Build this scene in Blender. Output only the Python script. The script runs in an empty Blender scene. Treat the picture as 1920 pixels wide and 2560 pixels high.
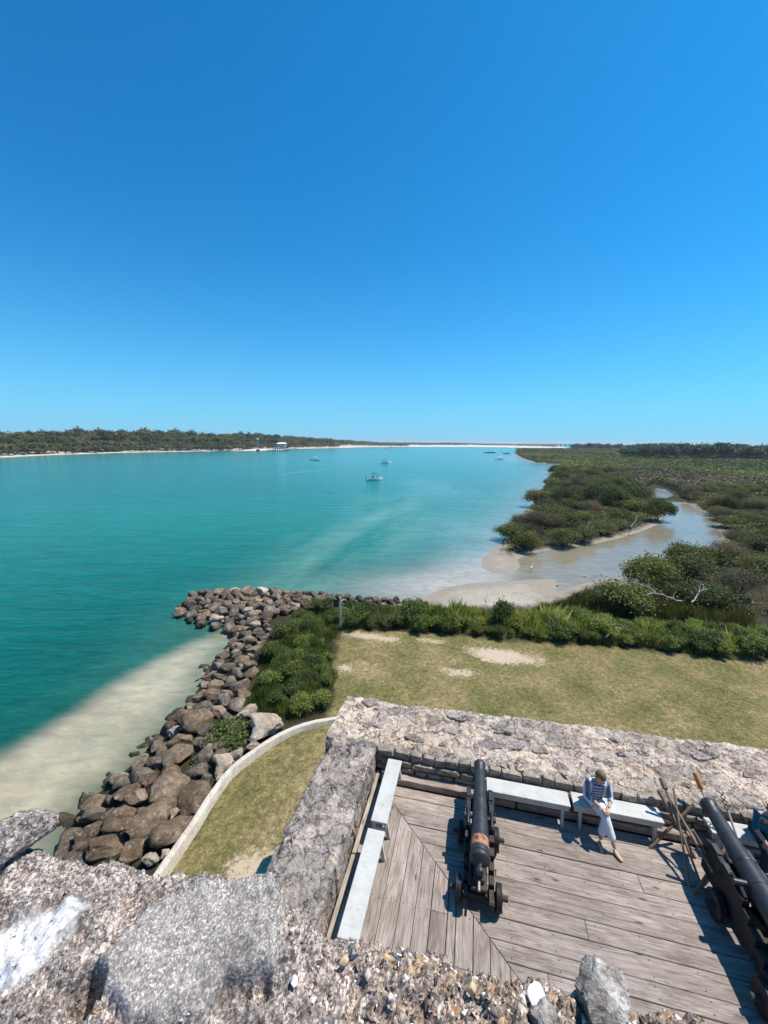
import bpy, bmesh, math, random
import numpy as np
from mathutils import Vector, Matrix

random.seed(7); rng = np.random.default_rng(11)
sc = bpy.context.scene
COL = sc.collection
# ------------------------------------------------------------------ camera
FPX = 1010.0; CH = 12.4; DZ = 5.2; LZ = 1.4
pit = math.atan((1280-1103)/FPX); rho = math.atan(.012)
fw = np.array([0, math.cos(pit), -math.sin(pit)]); up0 = np.array([0, math.sin(pit), math.cos(pit)]); x0 = np.array([1., 0, 0])
cr = x0*math.cos(rho)+up0*math.sin(rho); cu = up0*math.cos(rho)-x0*math.sin(rho)
CP = np.array([0, 0, CH])
cam = bpy.data.cameras.new('camera'); camo = bpy.data.objects.new('camera', cam); COL.objects.link(camo)
cam.sensor_fit = 'VERTICAL'; cam.sensor_height = 36.0; cam.sensor_width = 27.0
cam.lens = 36.0*FPX/2560; cam.clip_start = .03; cam.clip_end = 60000
Mx = Matrix(((cr[0], cu[0], -fw[0], 0), (cr[1], cu[1], -fw[1], 0), (cr[2], cu[2], -fw[2], CH), (0, 0, 0, 1)))
camo.matrix_world = Mx
sc.camera = camo
# ------------------------------------------------------------------ sky and sun
SUN_EL = 62.5; SUN_AZ = 75.0
w = bpy.data.worlds.new('World'); sc.world = w; w.use_nodes = True
nt = w.node_tree; nt.nodes.clear()
sky = nt.nodes.new('ShaderNodeTexSky'); sky.sky_type = 'NISHITA'; sky.sun_disc = False
sky.sun_elevation = math.radians(SUN_EL); sky.sun_rotation = math.radians(SUN_AZ)
sky.altitude = 0; sky.air_density = 1.0; sky.dust_density = .6; sky.ozone_density = 3.0
hs = nt.nodes.new('ShaderNodeMix'); hs.data_type = 'RGBA'; hs.blend_type = 'MULTIPLY'; hs.inputs[0].default_value = 1.; hs.inputs[7].default_value = (.10, .95, 1.42, 1)
bg = nt.nodes.new('ShaderNodeBackground'); bg.inputs['Strength'].default_value = .083
wo = nt.nodes.new('ShaderNodeOutputWorld')
nt.links.new(sky.outputs[0], hs.inputs[6]); gm = nt.nodes.new('ShaderNodeTexCoord'); sz_ = nt.nodes.new('ShaderNodeSeparateXYZ'); nt.links.new(gm.outputs['Generated'], sz_.inputs[0])
rp = nt.nodes.new('ShaderNodeValToRGB'); rp.color_ramp.interpolation = 'B_SPLINE'; nt.links.new(sz_.outputs[2], rp.inputs[0])
rp.color_ramp.elements[0].position = 0.0; rp.color_ramp.elements[0].color = (.85, .85, .85, 1); rp.color_ramp.elements[1].position = .60; rp.color_ramp.elements[1].color = (0, 0, 0, 1)
for p_, v_ in ((.06, .62), (.14, .32), (.24, .13), (.38, .03)): rp.color_ramp.elements.new(p_).color = (v_, v_, v_, 1)
hm = nt.nodes.new('ShaderNodeMix'); hm.data_type = 'RGBA'; nt.links.new(rp.outputs[0], hm.inputs[0]); nt.links.new(hs.outputs[2], hm.inputs[6]); hm.inputs[7].default_value = (2.7, 5.9, 8.6, 1)   # pale haze low over the horizon, all round
nt.links.new(hm.outputs[2], bg.inputs[0]); nt.links.new(bg.outputs[0], wo.inputs[0])
sl = bpy.data.lights.new('sun', 'SUN'); sl.energy = 4.4; sl.angle = math.radians(.5); sl.color = (1, .93, .81)
so = bpy.data.objects.new('sun', sl); COL.objects.link(so); so.location = (60, 20, 100)
el = math.radians(SUN_EL); az = math.radians(SUN_AZ)
SUND = Vector((math.sin(az)*math.cos(el), math.cos(az)*math.cos(el), math.sin(el)))
so.rotation_euler = SUND.to_track_quat('Z', 'Y').to_euler()
sc.view_settings.view_transform = 'Standard'; sc.view_settings.look = 'None'
sc.view_settings.exposure = .48; sc.view_settings.gamma = 1.0; sc.view_settings.use_curve_mapping = False

# ------------------------------------------------------------------ helpers
def P(x, y, z=0.):
    d = fw*FPX+cr*(x-960)-cu*(y-1280)
    return CP+d*(z-CH)/d[2]
def P2(x, y, z=0.): return P(x, y, z)[:2]
A_ = np.array([.975, -.2222]); A_ /= np.linalg.norm(A_); B_ = np.array([A_[1], -A_[0]])
O_ = np.array([-.06, 7.9]); ROT = math.atan2(A_[1], A_[0])
def FP(s, t, z=0.):
    q = O_+A_*s+B_*t
    return Vector((q[0], q[1], DZ+z))
def pix(q, z=0.):
    d = np.array([q[0], q[1], z])-CP; a = d@fw
    return 960+FPX*(d@cr)/a, 1280-FPX*(d@cu)/a
def ST(q): 
    d = np.asarray(q)[..., :2]-O_
    return d@A_, d@B_

def hsh(ix, iy, iz, seed=0):
    h = (ix.astype(np.int64)*374761393+iy.astype(np.int64)*668265263+iz.astype(np.int64)*2147483647+seed*974634777) & 0xffffffff
    h = ((h ^ (h >> 13))*1274126177) & 0xffffffff
    h = (h ^ (h >> 16)) & 0xffffffff
    h = ((h*2246822519) & 0xffffffff); h = (h ^ (h >> 15)) & 0xffffffff
    return h/4294967295.0
def vnoise(p, seed=0):
    p = np.asarray(p, float)
    if p.shape[-1] == 2: p = np.concatenate([p, np.zeros(p.shape[:-1]+(1,))], -1)
    i = np.floor(p); f = p-i; f = f*f*(3-2*f); i = i.astype(np.int64)
    r = 0
    for a in (0, 1):
        for b in (0, 1):
            for c in (0, 1):
                wgt = (f[..., 0] if a else 1-f[..., 0])*(f[..., 1] if b else 1-f[..., 1])*(f[..., 2] if c else 1-f[..., 2])
                r = r+wgt*hsh(i[..., 0]+a, i[..., 1]+b, i[..., 2]+c, seed)
    return r*2-1
def fbm(p, oct=4, seed=0, gain=.5):
    p = np.asarray(p, float); r = 0; a = 1; n = 0
    for k in range(oct):
        r = r+a*vnoise(p*(2.03**k)+k*17.3, seed+k); n += a; a *= gain
    return r/n
def worley(p, seed=0):
    p = np.asarray(p, float)[..., :2]; i = np.floor(p).astype(np.int64)
    d1 = np.full(p.shape[:-1], 9.); d2 = d1.copy(); cid = np.zeros(p.shape[:-1])
    z = np.zeros_like(i[..., 0])
    for a in (-1, 0, 1):
        for b in (-1, 0, 1):
            cx = i[..., 0]+a; cy = i[..., 1]+b
            px = cx+.1+.8*hsh(cx, cy, z, seed); py = cy+.1+.8*hsh(cx, cy, z+5, seed)
            d = np.hypot(px-p[..., 0], py-p[..., 1]); hv = hsh(cx, cy, z+9, seed)
            m = d < d1
            d2 = np.where(m, d1, np.minimum(d2, d)); cid = np.where(m, hv, cid); d1 = np.where(m, d, d1)
    return d1, d2, cid
def sstep(a, b, x):
    t = np.clip((x-a)/(b-a), 0, 1); return t*t*(3-2*t)
def sdpoly(pts, poly):
    """signed distance, positive inside"""
    pts = np.asarray(pts, float)[..., :2]; shp = pts.shape[:-1]; q = pts.reshape(-1, 2)
    poly = np.asarray(poly, float)[:, :2]; n = len(poly)
    d2 = np.full(len(q), 1e18); ins = np.zeros(len(q), bool)
    for k in range(n):
        a = poly[k]; b = poly[(k+1) % n]; e = b-a; L = e@e+1e-12
        w_ = q-a; t = np.clip((w_@e)/L, 0, 1)
        dd = (w_[:, 0]-t*e[0])**2+(w_[:, 1]-t*e[1])**2
        d2 = np.minimum(d2, dd)
        if a[1] != b[1]:
            c = ((a[1] > q[:, 1]) != (b[1] > q[:, 1])) & (q[:, 0] < (b[0]-a[0])*(q[:, 1]-a[1])/(b[1]-a[1])+a[0])
            ins ^= c
    return (np.where(ins, 1, -1)*np.sqrt(d2)).reshape(shp)

def tag(o, label=None, cat=None, group=None, kind=None):
    if label: o['label'] = label
    if cat: o['category'] = cat
    if group: o['group'] = group
    if kind: o['kind'] = kind
    return o
def nmesh(name, V, F, mat=None, smooth=False):
    V = np.asarray(V, np.float32); me = bpy.data.meshes.new(name)
    if isinstance(F, np.ndarray) and F.ndim == 2:
        k = F.shape[1]; me.vertices.add(len(V)); me.vertices.foreach_set('co', V.ravel())
        me.loops.add(F.size); me.loops.foreach_set('vertex_index', F.ravel().astype(np.int32))
        me.polygons.add(len(F)); me.polygons.foreach_set('loop_start', np.arange(0, F.size, k, dtype=np.int32))
        me.update(calc_edges=True)
    else:
        me.from_pydata([tuple(map(float, v)) for v in V], [], [tuple(map(int, f)) for f in F]); me.update()
    if mat: me.materials.append(mat)
    if smooth: me.polygons.foreach_set('use_smooth', np.ones(len(me.polygons), bool))
    return me
def link(name, me, parent=None, loc=None, rot=None):
    o = bpy.data.objects.new(name, me); COL.objects.link(o)
    if parent is not None: o.parent = parent
    if loc is not None: o.location = loc
    if rot is not None: o.rotation_euler = rot
    return o
def obj(name, V, F, mat=None, parent=None, smooth=False, loc=None, rot=None):
    return link(name, nmesh(name, V, F, mat, smooth), parent, loc, rot)
def thing(name, label, cat, loc=(0, 0, 0), rz=0., group=None):
    o = link(name, None, None, loc, (0, 0, rz)); o.empty_display_size = .2
    return tag(o, label, cat, group)
def copy_tree(o, parent=None):
    c = o.copy(); COL.objects.link(c)
    if parent is not None: c.parent = parent
    for ch in list(o.children): copy_tree(ch, c)
    return c
def gridF(nu, nv):
    i = np.arange(nu-1)[:, None]*nv+np.arange(nv-1)[None, :]
    i = i.ravel(); return np.stack([i, i+nv, i+nv+1, i+1], 1)
class MB:
    def __init__(s): s.V = []; s.F = []
    def add(s, V, F, M=None):
        b = len(s.V)
        for v in V:
            v = Vector(v); s.V.append(M @ v if M else v)
        s.F += [tuple(b+i for i in f) for f in F]; return s
    def box(s, c, d, M=None, bev=0.):
        x, y, z = d[0]/2, d[1]/2, d[2]/2
        if bev <= 0:
            V = [(c[0]+i*x, c[1]+j*y, c[2]+k*z) for i in (-1, 1) for j in (-1, 1) for k in (-1, 1)]
            return s.add(V, [(0, 1, 3, 2), (4, 6, 7, 5), (0, 4, 5, 1), (2, 3, 7, 6), (0, 2, 6, 4), (1, 5, 7, 3)], M)
        bm = bmesh.new(); bmesh.ops.create_cube(bm, size=1)
        for v in bm.verts: v.co = Vector((v.co.x*d[0], v.co.y*d[1], v.co.z*d[2]))
        bmesh.ops.bevel(bm, geom=bm.edges[:], offset=bev, segments=1, affect='EDGES')
        bm.verts.index_update(); V = [v.co+Vector(c) for v in bm.verts]; F = [[v.index for v in f.verts] for f in bm.faces]; bm.free()
        return s.add(V, F, M)
    def tube(s, p, r, n=8, M=None, cap=True):
        p = [Vector(q) for q in p]; r = r if isinstance(r, (list, tuple, np.ndarray)) else [r]*len(p)
        V = []; F = []; pu = None
        for i, q in enumerate(p):
            d = (p[min(i+1, len(p)-1)]-p[max(i-1, 0)]).normalized()
            if pu is None: pu = Vector((0, 0, 1)) if abs(d.z) < .9 else Vector((1, 0, 0))
            u = (pu-d*pu.dot(d)).normalized(); v = d.cross(u); pu = u
            for k in range(n):
                a = 2*math.pi*k/n; V.append(q+(u*math.cos(a)+v*math.sin(a))*float(r[i]))
        for i in range(len(p)-1):
            for k in range(n):
                F.append((i*n+k, i*n+(k+1) % n, (i+1)*n+(k+1) % n, (i+1)*n+k))
        if cap: F += [tuple(range(n-1, -1, -1)), tuple(range((len(p)-1)*n, len(p)*n))]
        return s.add(V, F, M)
    def lathe(s, prof, n=24, M=None, axis='y'):
        V = []; F = []
        for (d, r) in prof:
            for k in range(n):
                a = 2*math.pi*k/n; c, q = r*math.cos(a), r*math.sin(a)
                V.append((c, d, q) if axis == 'y' else ((d, c, q) if axis == 'x' else (c, q, d)))
        for i in range(len(prof)-1):
            for k in range(n): F.append((i*n+k, i*n+(k+1) % n, (i+1)*n+(k+1) % n, (i+1)*n+k))
        F += [tuple(range(n)), tuple(range(len(prof)*n-1, (len(prof)-1)*n-1, -1))]
        return s.add(V, F, M)
    def prism(s, poly, z0, z1, M=None):
        n = len(poly); V = [(x, y, z0) for x, y in poly]+[(x, y, z1) for x, y in poly]
        F = [tuple(range(n-1, -1, -1)), tuple(range(n, 2*n))]+[(i, (i+1) % n, n+(i+1) % n, n+i) for i in range(n)]
        return s.add(V, F, M)
    def build(s, name, mat, parent=None, smooth=False, loc=None, rot=None):
        me = nmesh(name, [tuple(v) for v in s.V] if s.V else [], s.F, mat, smooth)
        bm = bmesh.new(); bm.from_mesh(me); bmesh.ops.recalc_face_normals(bm, faces=bm.faces); bm.to_mesh(me); bm.free()
        if smooth:
            me.polygons.foreach_set('use_smooth', np.ones(len(me.polygons), bool))
            try: me.set_sharp_from_angle(angle=math.radians(40))
            except Exception: pass
        return link(name, me, parent, loc, rot)

# ------------------------------------------------------------------ materials
class N:
    def __init__(s, name, rough=.8, spec=.3):
        s.m = bpy.data.materials.new(name); s.m.use_nodes = True; s.t = s.m.node_tree
        s.b = s.t.nodes['Principled BSDF']; s.b.inputs['Roughness'].default_value = rough
        s.b.inputs['Specular IOR Level'].default_value = spec
    def n(s, ty, **k):
        q = s.t.nodes.new(ty)
        for a, v in k.items(): setattr(q, a, v)
        return q
    def set(s, sock, v):
        if isinstance(v, bpy.types.NodeSocket): s.t.links.new(v, sock)
        elif isinstance(v, (tuple, list)) and len(v) == 3 and sock.type == 'RGBA': sock.default_value = (*v, 1)
        else: sock.default_value = v
    def pos(s): return s.n('ShaderNodeNewGeometry').outputs['Position']
    def ocoord(s): return s.n('ShaderNodeTexCoord').outputs['Object']
    def map(s, v, scale=(1, 1, 1), rot=(0, 0, 0), loc=(0, 0, 0)):
        q = s.n('ShaderNodeMapping'); s.set(q.inputs[0], v); q.inputs['Scale'].default_value = scale
        q.inputs['Rotation'].default_value = rot; q.inputs['Location'].default_value = loc; return q.outputs[0]
    def noise(s, v, scale=1., det=4, rough=.55, dist=0.):
        q = s.n('ShaderNodeTexNoise'); s.set(q.inputs['Vector'], v); q.inputs['Scale'].default_value = scale
        q.inputs['Detail'].default_value = det; q.inputs['Roughness'].default_value = rough; q.inputs['Distortion'].default_value = dist
        return q.outputs['Fac']
    def vor(s, v, scale=1., feat='F1', out='Distance', rnd=1.):
        q = s.n('ShaderNodeTexVoronoi', feature=feat); s.set(q.inputs['Vector'], v); q.inputs['Scale'].default_value = scale
        q.inputs['Randomness'].default_value = rnd; return q.outputs[out]
    def ramp(s, f, st, interp='LINEAR'):
        q = s.n('ShaderNodeValToRGB'); q.color_ramp.interpolation = interp; s.set(q.inputs[0], f)
        e = q.color_ramp.elements
        while len(e) < len(st): e.new(.5)
        for i, (p, c) in enumerate(st):
            e[i].position = p; c = (c, c, c) if not isinstance(c, (tuple, list)) else c; e[i].color = (*c[:3], 1)
        return q.outputs[0]
    def mix(s, f, a, b, mode='MIX'):
        q = s.n('ShaderNodeMix', data_type='RGBA', blend_type=mode); s.set(q.inputs[0], f); s.set(q.inputs[6], a); s.set(q.inputs[7], b)
        return q.outputs[2]
    def math(s, op, a, b=0., clamp=False):
        q = s.n('ShaderNodeMath', operation=op, use_clamp=clamp); s.set(q.inputs[0], a); s.set(q.inputs[1], b); return q.outputs[0]
    def vadd(s, a, b):
        q = s.n('ShaderNodeVectorMath', operation='ADD'); s.set(q.inputs[0], a); s.set(q.inputs[1], b); return q.outputs[0]
    def vscale(s, a, k):
        q = s.n('ShaderNodeVectorMath', operation='SCALE'); s.set(q.inputs[0], a); q.inputs['Scale'].default_value = k; return q.outputs[0]
    def attr(s, name, out='Color'): q = s.n('ShaderNodeAttribute', attribute_name=name); return q.outputs[out]
    def rand(s): return s.n('ShaderNodeObjectInfo').outputs['Random']
    def sep(s, v): q = s.n('ShaderNodeSeparateXYZ'); s.set(q.inputs[0], v); return q.outputs
    def bump(s, h, dist=.01, st=1., nrm=None):
        q = s.n('ShaderNodeBump'); s.set(q.inputs['Height'], h); q.inputs['Distance'].default_value = dist; q.inputs['Strength'].default_value = st
        if nrm: s.set(q.inputs['Normal'], nrm)
        return q.outputs[0]
    def out(s, col=None, rough=None, nrm=None, metal=None):
        if col is not None: s.set(s.b.inputs['Base Color'], col)
        if rough is not None: s.set(s.b.inputs['Roughness'], rough)
        if nrm is not None: s.set(s.b.inputs['Normal'], nrm)
        if metal is not None: s.b.inputs['Metallic'].default_value = metal
        return s.m

def m_stone(name, c0, c1, c2, fleck=(.6, .57, .54), dark=.35, wet=False, sc_=1., flk=.35, lichen=.5, bd=.012, plates=False):
    k = N(name, .92, .15); p = k.pos()
    n1 = k.noise(p, 1.3*sc_, 5, .6); n2 = k.noise(p, 9*sc_, 6, .7); n3 = k.noise(p, 42*sc_, 4, .7)
    c = k.ramp(n1, [(.3, c0), (.52, c1), (.7, c2)])
    c = k.mix(.55, c, k.ramp(n2, [(.3, .10), (.5, .5), (.72, .9)]), 'OVERLAY')
    li = k.ramp(k.noise(k.vadd(p, (3.1, 7.7, 1.)), 3.4*sc_, 6, .72), [(.52, 0.), (.66, 1.)])
    c = k.mix(k.math('MULTIPLY', li, lichen), c, tuple(x*dark for x in c1))
    v = k.vor(k.vadd(p, k.vscale(k.n('ShaderNodeTexNoise').outputs['Color'], .0)), 55*sc_, 'F1', 'Color')
    vr = k.sep(v)[0]
    c = k.mix(k.ramp(vr, [(1-flk*.5, 0.), (1-flk*.3, .75)]), c, fleck)
    c = k.mix(k.ramp(n3, [(.28, .7), (.4, 0.)]), c, tuple(x*.3 for x in c1))
    if plates:
        pa_ = k.sep(k.attr('plate'))
        c = k.mix(1., c, k.ramp(pa_[0], [(0, (.72, .72, .74)), (.5, (1, 1, 1)), (1, (1.25, 1.17, 1.08))]), 'MULTIPLY')
        c = k.mix(pa_[1], c, (.055, .045, .038))
        pd = k.vadd(p, k.vscale(k.n('ShaderNodeTexNoise').outputs['Color'], 0.)); nd = k.n('ShaderNodeTexNoise'); k.set(nd.inputs['Vector'], p); nd.inputs['Scale'].default_value = 5.; nd.inputs['Detail'].default_value = 5; nd.inputs['Roughness'].default_value = .65
        pd = k.vadd(p, k.vscale(nd.outputs['Color'], .32))
        for sc2, wd2, lo in ((3.2, .03, .46), (7., .04, .56), (15., .06, .58)):
            ed2 = k.ramp(k.vor(pd, sc2, 'DISTANCE_TO_EDGE'), [(wd2*.35, 1.), (wd2, 0.)])
            mk2 = k.ramp(k.noise(k.vadd(p, (sc2, 2., 5.)), 2.6+sc2*.2, 3, .6), [(lo, 0.), (lo+.08, 1.)])
            ck = k.math('MULTIPLY', ed2, mk2); c = k.mix(k.math('MULTIPLY', ck, .62), c, (.04, .033, .028)); cks = ck if sc2 == 3.2 else k.math('ADD', cks, ck)
    rd = k.rand(); c = k.mix(1., c, k.ramp(rd, [(0, .78), (1, 1.12)]), 'MULTIPLY')
    if wet:
        zz = k.math('ADD', k.sep(p)[2], k.math('MULTIPLY', k.math('SUBTRACT', n1, .5), .5)); wv_ = k.ramp(zz, [(.16, 1.), (.42, 0.)])
        c = k.mix(k.math('MULTIPLY', wv_, .8), c, (.035, .034, .024))
        c = k.mix(k.ramp(k.noise(p, 5.5, 5, .7), [(.58, 0.), (.68, .6)]), c, tuple(min(1, x*1.25) for x in c2))
    h = k.math('ADD', k.math('MULTIPLY', n2, .6), k.math('MULTIPLY', n3, .5))
    h = k.math('ADD', h, k.math('MULTIPLY', vr, .12))
    if plates: h = k.math('SUBTRACT', h, k.math('MULTIPLY', cks, .8))
    return k.out(c, .93, k.bump(h, bd*3, .9))
M_WALL = m_stone('coquina_wall_grey', (.23, .198, .182), (.37, .322, .295), (.50, .435, .395), flk=.22, lichen=.5, plates=True)
M_WALL2 = m_stone('coquina_wall_pink', (.28, .235, .20), (.45, .375, .32), (.60, .50, .425), flk=.2, lichen=.4, plates=True)
M_BLK = m_stone('wall_course_stone', (.20, .165, .135), (.33, .275, .23), (.44, .365, .30), flk=.12, lichen=.5)
M_ROCKB = m_stone('boulder_brown', (.10, .07, .045), (.21, .15, .10), (.42, .32, .235), sc_=.8, flk=.02, lichen=.45, bd=.03, wet=True)
M_ROCKG = m_stone('boulder_grey', (.078, .060, .047), (.165, .130, .102), (.36, .30, .24), sc_=.8, flk=.02, lichen=.5, bd=.03, wet=True)
M_ROCKP = m_stone('boulder_pale', (.30, .235, .18), (.46, .37, .29), (.60, .50, .42), sc_=.8, flk=.03, lichen=.3, bd=.03)
k = N('mortar', .95, .1); M_MORT = k.out(k.ramp(k.noise(k.pos(), 12, 4), [(.3, (.34, .28, .2)), (.7, (.52, .45, .34))]))

def m_wood(name, rz, tint=(1, 1, 1)):
    k = N(name, .85, .2)
    p = k.map(k.pos(), (1, 1, 1), (0, 0, rz))       # x along the grain
    off = k.n('ShaderNodeCombineXYZ'); r = k.rand(); k.set(off.inputs[0], k.math('MULTIPLY', r, 37.)); k.set(off.inputs[1], k.math('MULTIPLY', r, 91.))
    p = k.vadd(p, off.outputs[0])
    g = k.noise(k.map(p, (1.6, 26, 8)), 1., 6, .65, 1.3)
    f = k.noise(k.map(p, (5, 150, 40)), 1., 3, .6, .4)
    b = k.noise(k.map(p, (1.3, 3.5, 3)), 1., 5, .65, .6)
    kn = k.vor(k.map(p, (1.5, 5.5, 3)), 1., 'F1')
    c = k.ramp(g, [(.27, (.12, .100, .086)), (.42, (.285, .25, .225)), (.6, (.40, .36, .33)), (.8, (.50, .46, .425))])
    c = k.mix(.5, c, k.ramp(f, [(.3, .22), (.5, .5), (.7, .75)]), 'OVERLAY')
    c = k.mix(1., c, k.ramp(b, [(.3, (.62, .57, .53)), (.6, (1.05, 1.0, .98))]), 'MULTIPLY')
    c = k.mix(k.ramp(kn, [(.05, .85), (.13, 0.)]), c, (.07, .045, .03))
    c = k.mix(1., c, k.ramp(r, [(0, (.84, .82, .82)), (.5, (.94, .93, .93)), (1, (1.04, 1.03, 1.04))]), 'MULTIPLY')
    c = k.mix(1., c, tint, 'MULTIPLY')
    h = k.math('ADD', k.math('MULTIPLY', g, 1.), k.math('MULTIPLY', f, .5))
    return k.out(c, .86, k.bump(h, .012, .8))
M_WOODA = m_wood('deck_wood_along_wall', -ROT); M_WOODB = m_wood('deck_wood_side', -ROT+math.pi/2)
M_BEAMA = m_wood('beam_wood_along_wall', -ROT, (1.1, 1.05, .98)); M_BEAMB = m_wood('beam_wood_side', -ROT+math.pi/2, (1.1, 1.1, 1.02))
def m_plain(name, c, rough=.6, spec=.4, var=.15, sc_=8, bd=0., metal=None):
    k = N(name, rough, spec); n_ = k.noise(k.pos(), sc_, 5, .65)
    lo = tuple(x*(1-var) for x in c); hi = tuple(min(1, x*(1+var)) for x in c)
    return k.out(k.ramp(n_, [(.3, lo), (.7, hi)]), rough, k.bump(n_, bd, .6) if bd else None, metal)
def m_bench():
    k = N('bench_grey_paint', .55, .3); p = k.map(k.pos(), (1, 1, 1), (0, 0, -ROT))
    n1 = k.noise(p, 3, 5, .6); n2 = k.noise(k.map(p, (8, 60, 30)), 1., 3, .6)
    c = k.ramp(n1, [(.3, (.42, .42, .40)), (.6, (.50, .495, .48)), (.8, (.54, .535, .52))])
    c = k.mix(.14, c, n2, 'OVERLAY')
    sp = k.vor(p, 6., 'F1'); c = k.mix(k.ramp(sp, [(.02, .6), (.035, 0.)]), c, (.12, .09, .07))
    c = k.mix(k.ramp(k.noise(p, 7, 6, .75), [(.54, 0.), (.70, .5)]), c, (.26, .24, .20)); c = k.mix(k.ramp(k.noise(k.map(p, (2, 30, 8)), 1., 4, .7), [(.60, 0.), (.68, .4)]), c, (.30, .28, .25))
    return k.out(c, .55, k.bump(n2, .004, .4))
M_BENCH = m_bench()
def m_iron():
    k = N('cannon_black_iron', .5, .45); p = k.ocoord(); n1 = k.noise(p, 6, 6, .7); n2 = k.noise(p, 60, 4, .6)
    c = k.ramp(n1, [(.3, (.018, .020, .024)), (.6, (.030, .033, .038)), (.8, (.05, .05, .052))])
    c = k.mix(k.ramp(k.noise(p, 14, 5, .75), [(.66, 0.), (.78, .4)]), c, (.09, .06, .045))
    return k.out(c, k.ramp(n1, [(.3, .38), (.7, .58)]), k.bump(n2, .003, .5))
M_IRON = m_iron()
k = N('cannon_rust_patch', .75, .3); n1 = k.noise(k.ocoord(), 16, 5, .7)
M_RUST = k.out(k.ramp(n1, [(.38, (.045, .028, .022)), (.5, (.33, .15, .09)), (.75, (.50, .27, .18))]), .75, k.bump(n1, .01, .6))
M_CARR = m_plain('carriage_dark_wood', (.017, .015, .016), .6, .3, .45, 9, .006)
M_CARR2 = m_plain('carriage_worn_wood', (.055, .044, .038), .75, .25, .4, 12, .006)
M_HANDLE = m_plain('pale_iron_handle', (.34, .31, .28), .6, .4, .3, 20)
M_POLE = m_plain('staff_brown_wood', (.20, .145, .10), .7, .25, .35, 14, .003)
M_POLE2 = m_plain('staff_pale_wood', (.42, .38, .30), .7, .25, .3, 14, .003)
M_ORNG = m_plain('sponge_orange_wood', (.52, .24, .07), .6, .3, .25, 18)
M_WHITEP = m_plain('boat_white', (.82, .82, .80), .3, .5, .04, 2)
M_NAVY = m_plain('canvas_navy', (.02, .03, .06), .7, .3, .2, 4)
M_DARK = m_plain('dark_gear', (.02, .02, .022), .5, .4, .2, 4)
M_ALU = m_plain('aluminium', (.6, .6, .6), .35, .5, .1, 4, 0, .8)
k = N('concrete_kerb', .92, .15); p = k.pos(); n1 = k.noise(p, 3, 6, .7); n2 = k.noise(p, 30, 4, .7)
c = k.ramp(n1, [(.3, (.40, .35, .29)), (.5, (.54, .48, .41)), (.7, (.62, .56, .49))]); c = k.mix(.6, c, k.ramp(n2, [(.3, .15), (.5, .5), (.7, .8)]), 'OVERLAY'); c = k.mix(k.ramp(k.noise(p, 9, 6, .75), [(.58, 0.), (.68, .7)]), c, (.16, .14, .10))
M_CONC = k.out(c, .92, k.bump(n2, .01, .7))
M_SKIN = m_plain('skin', (.55, .32, .23), .55, .35, .12, 20)
M_HAIR = m_plain('hair_light_brown', (.17, .105, .06), .6, .35, .45, 60, .01)
M_HAIRD = m_plain('hair_dark', (.05, .03, .02), .6, .35, .4, 60)
M_PANTS = m_plain('white_trousers', (.74, .74, .78), .85, .1, .05, 10, .01)
M_TEAL = m_plain('teal_shirt', (.02, .14, .2), .85, .1, .2, 9, .01)
M_SHORT = m_plain('dark_trousers', (.03, .035, .05), .85, .1, .2, 9)
M_SHOE = m_plain('tan_shoe', (.48, .33, .24), .6, .3, .15, 20)
M_BARK = m_plain('bark_grey_brown', (.13, .11, .095), .9, .1, .4, 9, .01)
M_DRIFT = m_plain('driftwood_bleached', (.40, .37, .33), .85, .15, .2, 12, .004)
M_SIGN = m_plain('sign_dark', (.03, .035, .03), .6, .3, .2, 6)
M_POST = m_plain('post_weathered_white', (.55, .53, .50), .7, .2, .25, 10)
def m_shirt():
    k = N('navy_white_plaid_shirt', .85, .15); p = k.ocoord(); x, y, z = k.sep(p)[0:3]
    def band(v, f, w_, ph=0.): return k.math('GREATER_THAN', k.math('SINE', k.math('ADD', k.math('MULTIPLY', v, f), ph)), w_)
    c = k.mix(band(z, 95., .2), (.10, .12, .19), (.60, .62, .66))
    c = k.mix(k.math('MULTIPLY', band(x, 120., .35), .6), c, (.07, .09, .20))
    side = k.math('GREATER_THAN', k.math('ABSOLUTE', x), .085)
    c2 = k.mix(band(k.math('ABSOLUTE', x), 55., .35, 1.2), (.14, .18, .27), (.55, .60, .67))
    c = k.mix(side, c, c2)
    return k.out(c, .85, k.bump(k.noise(p, 25, 3), .01, .6))
M_SHIRT = m_shirt()
def m_leaf(name, c0, c1, c2, trans=.25):
    k = N(name, .55, .25)
    t = k.attr('tint', 'Fac'); r = k.rand()
    c = k.ramp(t, [(0, c0), (.5, c1), (1, c2)])
    c = k.mix(1., c, k.ramp(r, [(0, (.50, .50, .50)), (.3, (.80, .86, .74)), (.6, (1.05, 1.0, .90)), (.85, (1.3, 1.12, .92)), (1, (1.5, 1.4, 1.1))]), 'MULTIPLY')
    k.out(c, .6)
    tr = k.n('ShaderNodeBsdfTranslucent'); k.set(tr.inputs[0], k.mix(1., c, (1.3, 1.4, .6), 'MULTIPLY'))
    mx = k.n('ShaderNodeMixShader'); mx.inputs[0].default_value = trans
    o = k.t.nodes['Material Output']; k.t.links.new(k.b.outputs[0], mx.inputs[1]); k.t.links.new(tr.outputs[0], mx.inputs[2]); k.t.links.new(mx.outputs[0], o.inputs[0])
    return k.m
L_MANG = m_leaf('leaf_mangrove', (.036, .052, .018), (.098, .118, .036), (.22, .22, .07))
L_BRWN = m_leaf('leaf_brown_twiggy', (.065, .052, .040), (.13, .105, .078), (.22, .18, .13))
L_DARK = m_leaf('leaf_dark_green', (.032, .056, .018), (.080, .115, .032), (.19, .215, .065))
L_BRIT = m_leaf('leaf_bright_green', (.055, .09, .020), (.14, .19, .040), (.29, .32, .085))
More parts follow.
